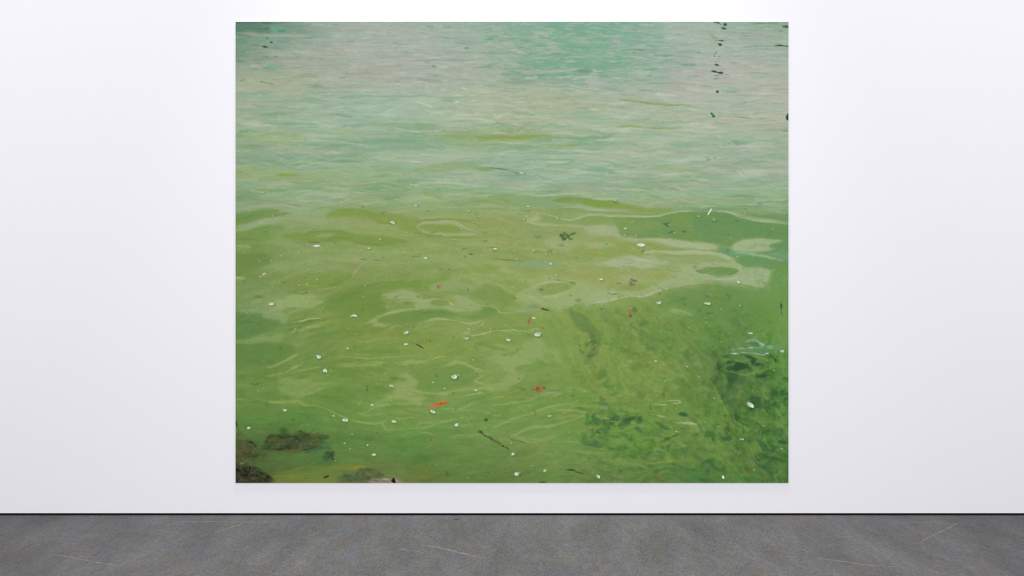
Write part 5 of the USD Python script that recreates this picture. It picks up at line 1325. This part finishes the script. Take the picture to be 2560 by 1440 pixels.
    D((1115, 32, 27, 20, "b"), (303, 280, 15, 8), (625, 508, 25, 15, "b"), (1915, 214, 25, 13, "b"), (1690, 443, 25, 13, "w"), (1828, 458, 11, 7), (1223, 571, 21, 11, "w"), (1356, 621, 40, 22, "b"), (1950, 640, 29, 17, "b"), (198, 722, 25, 14, "b"),
      (1445, 795, 18, 13, "g"), (1345, 910, 11, 10, "y"), (1417, 970, 17, 8), (1622, 935, 15, 12, "b"), (1716, 1042, 27, 14, "b"), (1152, 92, 11, 9), (2150, 20, 22, 12, "r"), (990, 82, 8, 6), (1840, 62, 22, 8), (520, 14, 18, 6, "r"))

    O(1040, 920)
    B((142, 167, 98), .8, 18, "1120,-10 1170,0 1190,60 1260,90 1250,130 1140,220 1080,270 960,285 880,270 900,210 1000,180 1060,110 1100,60")
    S(26, (142, 168, 92), .75, "660,-10 760,60 780,90 720,130 700,150 780,175 900,195 890,235 720,250 560,265 380,295 200,320 -10,280", f=15)
    B((142, 166, 92), .6, 22, "-10,300 140,320 120,420 40,480 -10,470")
    S(9, (180, 194, 138), .9, "548,352 610,330 680,310 760,298 830,288", ("grass_stem", "pale thin grass stem right of the orange leaf"), f=7, warp=.4)
    S(18, (154, 158, 84), .75, "860,375 960,340 1080,345 1180,362 1310,350", f=12)
    S(14, (142, 150, 80), .6, "880,395 1050,400 1250,400", f=11)
    S(18, (150, 174, 100), .7, "340,490 480,495 580,490 660,440 700,390", f=12)
    S(14, (146, 172, 96), .75, "580,505 720,525 860,545 970,565 1010,548 960,540", f=9)
    S(14, (146, 172, 96), .65, "870,500 900,460 1020,450 1150,425 1400,400", f=10)
    S(24, (140, 167, 92), .7, "-10,715 120,705 250,670 400,625 580,588", f=14)
    S(18, (140, 166, 90), .65, "-10,690 100,640 260,650 400,610", f=13)
    S(13, (142, 168, 92), .75, "-10,735 60,768 180,775 230,800 300,800 380,772", f=9)
    S(14, (144, 168, 94), .7, "440,858 480,810 600,800 720,798 900,780 770,800 600,830", f=10)
    S(26, (144, 170, 98), .7, "920,715 1060,660 1200,600 1330,555 1450,510 1580,470 1740,440", f=15)
    S(22, (144, 170, 98), .7, "1160,830 1260,775 1400,715 1600,700 1800,665 1920,640", f=13)
    S(18, (142, 168, 94), .7, "1190,815 1320,870 1420,890 1560,830 1700,790", f=12)
    S(16, (142, 168, 94), .6, "1250,830 1420,850 1600,850 1720,780", f=11)
    S(36, (132, 160, 102), .65, "1160,440 1300,400 1450,360 1600,325 1750,320", f=20)
    S(20, (142, 168, 104), .65, "1480,345 1640,305 1740,320 1660,350", f=13)
    S(22, (138, 162, 110), .6, "1700,450 1800,440 1900,440", f=13)
    S(18, (150, 172, 98), .7, "1690,510 1850,515 2000,535 2110,560 1960,600", f=11)
    S(16, (148, 160, 84), .6, "1680,620 1820,590 1940,570", f=11)
    S(18, (134, 172, 72), .7, "1900,465 2040,455 2150,460 2270,400", f=12)
    S(16, (134, 168, 84), .7, "2040,410 2140,405 2270,395", f=10)
    S(14, (136, 168, 84), .6, "1640,900 1800,880 1960,900 2100,900", f=11)
    S(22, (140, 166, 84), .5, "1900,980 2020,1010 2270,1020", f=15)
    S(18, (138, 166, 90), .6, "520,700 640,680 700,690", f=13)
    S(26, (96, 138, 66), .45, "600,420 750,360 860,330", f=18)
    S(26, (98, 142, 70), .5, "120,760 350,745 560,745", f=15)
    S(24, (98, 142, 70), .5, "720,570 900,600 1100,600", f=15)
    S(26, (96, 140, 68), .45, "1340,620 1560,590 1700,540", f=16)
    for x, y, rx, ry, r, a in ((2080, 575, 30, 34, 20, .6), (2180, 632, 34, 60, -15, .7), (2030, 830, 32, 42, 0, .6), (2210, 740, 16, 24, 0, .7), (2000, 490, 40, 14, 0, .6), (2130, 900, 130, 26, 4, .6), (2200, 850, 60, 40, 0, .35), (2230, 440, 40, 30, 0, .5), (2250, 640, 20, 40, -20, .6), (1880, 330, 20, 30, 0, .4), (2090, 650, 30, 30, 0, .4), (2210, 60, 50, 60, 0, .35), (2170, 560, 16, 24, 0, .6)):
        E((66, 112, 64), a, 20, x, y, rx, ry, r, None, 2)
    S(20, (126, 168, 66), .6, "2030,690 2130,720 2180,790 2270,800", f=14)
    B((82, 126, 62), .7, 30, "-10,1010 100,1030 200,1080 120,1120 -10,1120")
    B((106, 124, 58), .6, 28, "-10,1160 150,1150 260,1200 200,1280 60,1310 -10,1310")
    E((130, 120, 60), .6, 18, 90, 1300, 60, 18)
    O(1000, 880)
    B((142, 167, 100), .75, 14, "0,246 88,242 132,299 198,339 233,378 207,440 150,501 290,563 220,633 53,563 -53,563 -53,369 106,361 53,290")
    S(30, (146, 170, 102), .8, "211,466 352,494 492,498 616,471 791,447 950,435 1091,422")
    S(20, (150, 173, 106), .8, "721,148 835,180 941,215 994,242 959,290 893,334 959,369 1082,409")
    B((150, 172, 106), .8, 12, "475,171 528,150 616,132 677,114 668,145 598,176 510,185")
    S(26, (146, 170, 104), .75, "-35,150 114,123 264,106 369,81")
    B((110, 149, 74), .55, 14, "264,176 440,132 704,176 879,220 915,290 844,387 616,440 396,475 246,422 229,290 150,229")
    O(1040, 920)
    leaf = motif("leaf", "bright orange red fallen leaf, the largest")
    B((202, 108, 56), .97, 5, "152,470 170,442 215,424 262,408 310,394 360,392 386,400 384,418 350,436 290,455 255,476 205,484 165,482", leaf, .3)
    B((190, 126, 82), .7, 8, "160,468 190,440 245,436 255,458 220,476 180,478", leaf, .3)
    S(9, (160, 74, 40), .8, "236,448 275,430 330,422", leaf, f=7, warp=.3)
    S(8, (226, 140, 70), .8, "262,420 310,400 370,398", leaf, f=7, warp=.3)
    E((146, 70, 40), .7, 8, 300, 424, 16, 12, -20, leaf)
    S(8, (224, 150, 110), .6, "175,470 215,462 240,456", leaf, f=6)
    leaf = motif("leaf", "dark red fallen leaf with an orange edge")
    B((166, 84, 60), .96, 6, "1392,245 1412,232 1450,236 1480,232 1518,222 1545,232 1540,250 1500,266 1476,290 1450,294 1432,272 1405,262", leaf, .3)
    S(10, (214, 150, 96), .85, "1400,244 1430,238 1445,250", leaf, f=6, warp=.2)
    E((88, 60, 44), .85, 6, 1455, 240, 14, 8, 0, leaf)
    E((196, 120, 92), .8, 6, 1500, 244, 18, 10, -10, leaf)
    E((92, 64, 44), .7, 6, 1540, 238, 12, 8, 0, leaf)
    E((176, 96, 60), .8, 6, 1466, 280, 10, 10, 0, leaf)
    E((70, 96, 38), .9, 10, 840, 624, 22, 20)
    k = motif("twig", "sunken dark branch lying aslant")
    S(26, (84, 98, 58), .88, "770,758 820,790 880,836 940,872 1010,912 1060,955 1108,990", k, f=14, warp=1.2, taper=.4)
    S(12, (52, 72, 44), .6, "1020,930 1060,955 1105,985", k, f=9)
    E((50, 70, 44), .8, 10, 788, 765, 18, 10, 35, k)
    E((122, 116, 74), .8, 12, 975, 870, 26, 16, 20, k)
    E((52, 60, 36), .85, 8, 1040, 938, 18, 9, 10, k)
    S(10, (144, 126, 64), .85, "965,965 1020,930 1080,916 1150,892", f=8)
    k = motif("twig", "short dark twig near the bottom edge")
    S(17, (66, 98, 54), .9, "1725,1218 1790,1216 1860,1222 1920,1248 2000,1274", k, f=11, taper=.4)
    E((48, 76, 42), .7, 9, 1850, 1224, 40, 10, 5, k)
    S(10, (118, 112, 72), .8, "1385,480 1398,520 1412,555", f=8)
    S(7, (104, 124, 66), .6, "1370,530 1400,480", f=7)
    E((160, 116, 74), .85, 8, 212, 815, 12, 16)
    S(9, (98, 106, 58), .8, "196,830 204,880", f=8)
    E((74, 104, 54), .75, 16, 372, 1242, 22, 46, 8, None, 1.5)
    S(13, (84, 120, 66), .8, "1610,270 1660,266 1725,268", f=9)
    S(22, (96, 112, 78), .65, "1200,205 1260,230 1310,265", f=15)
    E((52, 82, 50), .8, 12, 1520, 1372, 46, 14)
    E((96, 80, 44), .5, 10, 130, 1165, 12, 9)
    E((86, 86, 46), .6, 10, 200, 1168, 14, 9)
    E((150, 120, 64), .5, 10, 1790, 70, 22, 8)
    E((116, 96, 56), .6, 8, 2128, 1190, 8, 22)
    S(12, (86, 106, 60), .65, "1140,845 1220,870 1330,905", f=10)
    E((110, 106, 60), .6, 8, 1100, 775, 16, 10)
    S(10, (80, 116, 60), .7, "2110,1052 2190,1065", f=8)
    for x, y in ((250, 100), (735, 70), (1228, 132), (1565, 1082), (1885, 345), (1130, 1180), (770, 1365), (480, 485), (1900, 262), (440, 292), (660, 640)):
        E((78, 108, 52), .75, 7, x, y, 11, 8)
    D((460, 107, 44, 28, "b"), (213, 172, 20, 11, "w"), (340, 248, 15, 12, "w"), (725, 267, 22, 10, "w"), (190, 523, 34, 23, "b", 15), (485, 680, 26, 24, "b"), (832, 718, 15, 10, "g"), (1605, 575, 24, 12, "w", 15), (1290, 522, 13, 8),
      (1582, 715, 11, 8), (1160, 1035, 22, 20, "b"), (1215, 1272, 36, 20, "b", -12), (1562, 1235, 22, 19, "y"), (2187, 1304, 22, 22, "b", 35), (1936, 160, 9, 9), (672, 598, 9, 8), (1148, 905, 9, 8, "y"), (625, 1310, 12, 7), (1404, 1178, 20, 7), (1240, 482, 14, 6))

    O(1500, 920)
    tangle(150, 30, 120, 9, ((66, 104, 56), (72, 112, 60), (60, 96, 54), (112, 152, 70), (120, 158, 74)), .55, "1500,60 1700,-20 2260,-40 2260,1180 2060,1200 1860,900 1640,640 1540,420", 12, 75, 0.5)
    tangle(70, 30, 110, 9, ((70, 112, 62), (76, 116, 64), (128, 158, 76), (124, 160, 78)), .5, "-300,560 200,520 600,760 1100,1000 1100,1150 600,1200 -300,1180", 13, 8, 0.35)
    B((78, 114, 64), .75, 22, "1430,20 1520,30 1640,70 1800,90 1780,150 1680,200 1640,270 1620,360 1600,430 1560,470 1500,470 1470,380 1440,280 1400,180 1380,120", None, 2.5)
    S(26, (74, 112, 60), .7, "1320,105 1400,170 1430,260 1450,330 1490,420", f=18)
    S(26, (126, 160, 76), .75, "1280,128 1350,160 1400,240 1420,320 1460,430 1500,500 1560,570", f=16)
    S(20, (112, 156, 66), .75, "1420,10 1470,70 1490,140 1495,230", f=12)
    S(16, (118, 158, 76), .7, "1500,20 1600,55 1720,90 1850,60 1960,40", f=11)
    for x, y, rx, ry, r, a in ((1690, 5, 120, 52, 0, .85), (1935, 104, 54, 18, 0, .9), (1480, 15, 46, 40, 0, .7), (1890, 220, 26, 40, 10, .6), (2080, 350, 28, 62, 8, .6), (1840, 390, 36, 34, 0, .7), (1830, 500, 16, 30, 0, .7), (1700, 660, 22, 70, -20, .7), (1880, 730, 40, 40, 20, .75), (1950, 775, 34, 22, 0, .7), (1780, 640, 44, 36, 0, .5), (2120, 790, 80, 40, 15, .5), (2240, 560, 20, 40, -10, .8), (2190, 905, 60, 24, 10, .7), (1260, 1000, 90, 22, 5, .45), (1720, 860, 80, 26, 20, .4), (2050, 1000, 60, 70, 0, .4), (2100, 1080, 80, 40, 10, .4), (1970, 330, 20, 40, 0, .5), (2200, 1280, 60, 80, 0, .35), (1780, 570, 40, 50, 0, .4), (1560, 100, 70, 34, 0, .7), (1660, 560, 30, 70, -20, .45), (2090, 540, 16, 50, -15, .5), (1920, 900, 30, 60, -25, .45), (1620, 620, 20, 60, -15, .4)):
        E((58, 98, 54), a, 22, x, y, rx, ry, r, None, 3.0)
    S(16, (112, 158, 70), .6, "1860,180 1830,300 1880,420 1980,520 2060,620", f=12)
    S(16, (112, 160, 72), .6, "2000,200 1960,320 2040,460 2150,560", f=12)
    S(14, (108, 152, 70), .6, "1600,520 1640,640 1740,740 1850,830", f=11)
    S(14, (108, 152, 70), .6, "1850,880 1920,1000 1990,1130 2080,1240", f=11)
    S(16, (110, 154, 72), .55, "1560,580 1600,700 1720,900 1850,1050 1930,1180", f=12)
    S(20, (116, 152, 72), .5, "1480,1100 1600,1180 1700,1260 1760,1380", f=13)
    S(16, (112, 148, 74), .5, "2060,1320 2130,1260 2190,1220", f=12)
    S(14, (106, 152, 70), .5, "2130,60 2100,200 2160,330 2200,480", f=11)
    S(20, (120, 168, 76), .5, "2200,0 2230,120 2250,250", f=15)
    S(10, (170, 190, 130), .85, "670,428 740,408 830,395 960,396 972,420 900,430 760,432 670,436", f=7)
    S(9, (120, 146, 80), .5, "800,408 900,404", f=6)
    E((170, 186, 140), .6, 6, 965, 412, 8, 16)
    S(13, (164, 182, 124), .85, "590,552 680,570 760,592 850,605", f=9)
    S(15, (166, 180, 130), .85, "880,646 980,650 1050,655 1145,660", f=9)
    E((150, 160, 140), .6, 8, 1040, 655, 30, 9)
    E((60, 100, 52), .9, 14, 1000, 555, 46, 26, 8, ("dark_weed_spot", "round dark green weed spot"))
    E((84, 128, 62), .6, 20, 1285, 540, 50, 40)
    E((58, 84, 38), .9, 8, 1502, 573, 16, 16, 20)
    for x, y, rx, ry, r, a in ((190, 582, 62, 48, 15, .85), (300, 598, 40, 20, -10, .7), (370, 625, 56, 30, -25, .85), (300, 670, 60, 34, 0, .75), (490, 625, 40, 60, 5, .7), (95, 670, 56, 54, 20, .6), (130, 790, 80, 40, 0, .5), (280, 790, 60, 40, 0, .55), (340, 830, 34, 26, 0, .5), (465, 748, 34, 16, 0, .5), (715, 722, 46, 40, 0, .55), (20, 740, 20, 30, 0, .5), (40, 400, 40, 40, 0, .4), (110, 180, 40, 50, 0, .35), (130, 240, 26, 10, 10, .6), (180, 300, 30, 40, 20, .35), (480, 310, 40, 50, -10, .35), (780, 300, 30, 44, 0, .5), (250, 945, 130, 14, 0, .5), (60, 960, 60, 22, 0, .45), (200, 1050, 40, 24, 0, .4), (560, 1000, 70, 20, 0, .45), (1060, 1020, 110, 50, 0, .3), (640, 960, 40, 24, 0, .4), (640, 1170, 80, 30, 0, .5), (400, 1060, 60, 14, 0, .4), (820, 120, 20, 20, 0, .3), (640, 475, 24, 20, -30, .5), (230, 1192, 20, 20, 0, .8), (950, 700, 40, 20, 0, .3), (1430, 700, 50, 24, 10, .35), (1100, 1220, 40, 20, 20, .6)):
        E((60, 100, 56), a * .95, 18, x, y, rx, ry, r, None, 3.2)
    S(14, (108, 152, 70), .75, "130,565 160,620 240,625 330,590 430,570 530,560", f=9)
    S(13, (116, 160, 74), .75, "20,620 70,700 160,745 310,752", f=9)
    S(12, (112, 156, 74), .65, "440,590 450,680 540,720", f=9)
    S(12, (116, 152, 86), .65, "180,600 260,590 330,580", f=8)
    S(12, (116, 156, 72), .6, "220,840 300,835 340,800 330,760", f=9)
    S(24, (84, 92, 52), .75, "750,875 800,840 840,835 920,800", f=15)
    E((88, 74, 46), .6, 8, 835, 838, 20, 9)
    S(20, (72, 106, 60), .7, "845,890 840,940 850,1000", f=14)
    S(18, (132, 154, 88), .6, "760,900 800,910 850,890", f=12)
    S(12, (116, 156, 100), .65, "670,975 740,995 830,1010 860,1040", f=9)
    S(12, (64, 100, 56), .6, "700,995 780,1010", f=9)
    S(20, (136, 158, 72), .55, "800,1010 850,1050 820,1100 900,1110 1000,1120", f=14)
    S(16, (140, 162, 82), .6, "580,1135 720,1125 860,1115 900,1130", f=11)
    S(22, (130, 156, 74), .5, "960,960 1080,940 1170,950", f=15)
    S(30, (112, 154, 72), .5, "1180,1070 1320,1065 1440,1110 1480,1200", f=18)
    B((76, 124, 64), .7, 20, "1200,1150 1270,1110 1340,1105 1400,1150 1420,1220 1380,1290 1200,1390 1060,1390 1090,1280 1180,1220", None, 2)
    B((70, 116, 60), .6, 20, "840,1150 960,1130 1060,1170 1120,1230 1060,1260 960,1210 880,1180", None, 2)
    S(22, (132, 154, 74), .7, "90,1092 200,1095 330,1105", f=12)
    S(16, (126, 158, 82), .7, "300,1128 420,1145 500,1170 580,1215", f=11)
    S(13, (150, 170, 100), .6, "20,610 130,602", f=10)
    S(18, (140, 164, 96), .6, "280,500 370,510 460,508", f=11)
    S(22, (148, 170, 120), .65, "-10,480 40,480 80,488", f=12)
    S(16, (124, 156, 74), .5, "60,910 250,885 350,890", f=12)
    S(9, (112, 146, 74), .7, "715,1180 725,1230 735,1280", f=8)
    k = motif("leaf", "small brown leaf at the bottom edge")
    E((146, 100, 58), .92, 8, 708, 1292, 27, 16, 0, k)
    E((176, 124, 70), .7, 6, 722, 1284, 12, 7, 0, k)
    E((150, 78, 46), .92, 8, 1776, 1228, 20, 17, 0, ("leaf", "tiny red brown leaf in the lower right"))
    S(14, (126, 106, 56), .6, "1600,820 1640,850 1690,880", f=10)
    E((104, 76, 52), .6, 8, 1895, 760, 16, 10)
    E((120, 98, 50), .6, 8, 2230, 490, 8, 20)
    E((62, 56, 40), .6, 8, 2210, 910, 24, 9, 20)
    E((140, 116, 60), .5, 8, 1260, 870, 14, 9)
    E((124, 96, 50), .45, 8, 300, 425, 26, 9)
    E((118, 80, 50), .5, 8, 110, 1250, 18, 14)
    D((795, 155, 19, 11, "g", 30), (1190, 100, 15, 9), (1380, 362, 16, 10, "w", 30), (1150, 541, 18, 7), (905, 762, 20, 11, "w"), (1700, 852, 29, 11, "w", 20), (1855, 1226, 15, 11), (2090, 26, 20, 9), (2180, 966, 14, 8, "w"),
      (858, 1120, 11, 9), (1260, 655, 16, 9), (1422, 705, 18, 7), (1955, 690, 18, 10), (685, 330, 12, 8), (2140, 990, 10, 7))
    E((40, 80, 50), .6, 14, 1815, 490, 24, 26)
    E((206, 210, 190), .95, 8, 1805, 442, 48, 24, 28, ("foam_fleck", "large cream foam fleck at lower right"), .4)
    E((190, 192, 170), .6, 8, 1790, 436, 24, 11, 28)
    E((244, 244, 230), .9, 6, 1830, 462, 20, 11, 30)
    E((244, 246, 240), .97, 6, 1482, 1312, 13, 21, -20, ("foam_fleck", "bright white foam fleck near the bottom right"))


# ------------------------------------------------------------------ the print: a matte sheet on a thin board, hung flat on the wall
base()
ripples()
wavelets()
far_water()
middle_water()
near_water()
mottle()
holes()
specks()
tone()
C[...] = gaussian_filter(C, (0.45, 0.45, 0))
grain()

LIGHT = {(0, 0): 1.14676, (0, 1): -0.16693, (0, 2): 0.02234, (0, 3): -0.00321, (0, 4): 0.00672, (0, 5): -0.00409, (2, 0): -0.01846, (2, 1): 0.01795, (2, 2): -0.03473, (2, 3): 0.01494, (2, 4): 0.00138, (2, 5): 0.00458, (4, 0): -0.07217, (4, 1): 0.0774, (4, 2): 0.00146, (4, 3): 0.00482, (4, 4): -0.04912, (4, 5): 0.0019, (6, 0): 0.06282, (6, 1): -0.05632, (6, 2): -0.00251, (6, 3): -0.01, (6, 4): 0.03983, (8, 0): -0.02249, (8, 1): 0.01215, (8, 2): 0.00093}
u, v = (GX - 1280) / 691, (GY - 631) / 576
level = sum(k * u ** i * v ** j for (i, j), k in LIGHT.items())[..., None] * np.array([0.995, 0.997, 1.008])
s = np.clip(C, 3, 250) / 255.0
ink = (np.where(s <= 0.04045, s / 12.92, ((s + 0.055) / 1.055) ** 2.4) / level).astype(np.float32)     # fitted room light divided out: ink colour carries the inverse of its shading

sheet_look = usdkit.material(stage, "/World/Looks/matte_print", {"a": ("attribute", {"attribute": "ink"}), "d": ("diffuse_bsdf", {})}, [("a.color", "d.color")], surface="d.BSDF")
board_look = usdkit.material(stage, "/World/Looks/board_core", {"d": ("principled_bsdf", {"base_color": (0.55, 0.56, 0.52), "roughness": 0.8, "specular_ior_level": 0.1})}, surface="d.BSDF")

FACE = 0.004                                      # the sheet's distance from the wall
k = (DIST - FACE) / DIST
V = np.stack([(GX - 1280.0) / PX * k, np.full(GX.shape, -FACE), EYE + (720.0 - GY) / PX * k], -1).reshape(-1, 3).astype(np.float32)
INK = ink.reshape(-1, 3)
q = (np.arange(GH - 1)[:, None] * GW + np.arange(GW - 1)[None]).ravel()
QUADS = np.stack([q, q + GW, q + GW + 1, q + 1], 1)
WHO = ID[:-1, :-1].ravel()

picture = UsdGeom.Xform.Define(stage, "/World/photo_print")
data(picture.GetPrim(), label="large frameless photo print of green algae-covered water hung on the white wall", category="picture")
a0, a1 = px(PX0, PY1, FACE), px(PX1, PY0, FACE)
usdkit.mesh(stage, "/World/photo_print/backing_board", box_mesh(a0[0] + 1e-4, a1[0] - 1e-4, -FACE + 2e-4, -1e-4, a0[2] + 1e-4, a1[2] - 1e-4), board_look)


def sheet(path, quads, label=None):
    used, index = np.unique(quads, return_inverse=True)
    m = UsdGeom.Mesh.Define(stage, path)
    m.CreatePointsAttr(Vt.Vec3fArray.FromNumpy(V[used]))
    m.CreateFaceVertexCountsAttr(Vt.IntArray.FromNumpy(np.full(len(quads), 4, np.int32)))
    m.CreateFaceVertexIndicesAttr(Vt.IntArray.FromNumpy(index.astype(np.int32).ravel()))
    m.CreateSubdivisionSchemeAttr("none")
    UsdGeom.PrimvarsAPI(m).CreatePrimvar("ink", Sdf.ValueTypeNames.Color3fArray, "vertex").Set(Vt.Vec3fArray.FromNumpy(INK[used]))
    UsdShade.MaterialBindingAPI.Apply(m.GetPrim()).Bind(sheet_look)
    data(m.GetPrim(), label=label)


sheet("/World/photo_print/water_image", QUADS[WHO == 0], "printed view of rippled green water with algae")
order = np.argsort(WHO, kind="stable")
ranked = WHO[order]
for n, (name, label) in enumerate(MOTIFS, 1):
    mine = order[np.searchsorted(ranked, n):np.searchsorted(ranked, n, "right")]
    if len(mine) >= 4:
        sheet(numbered("/World/photo_print/water_image/" + name), QUADS[mine], label)
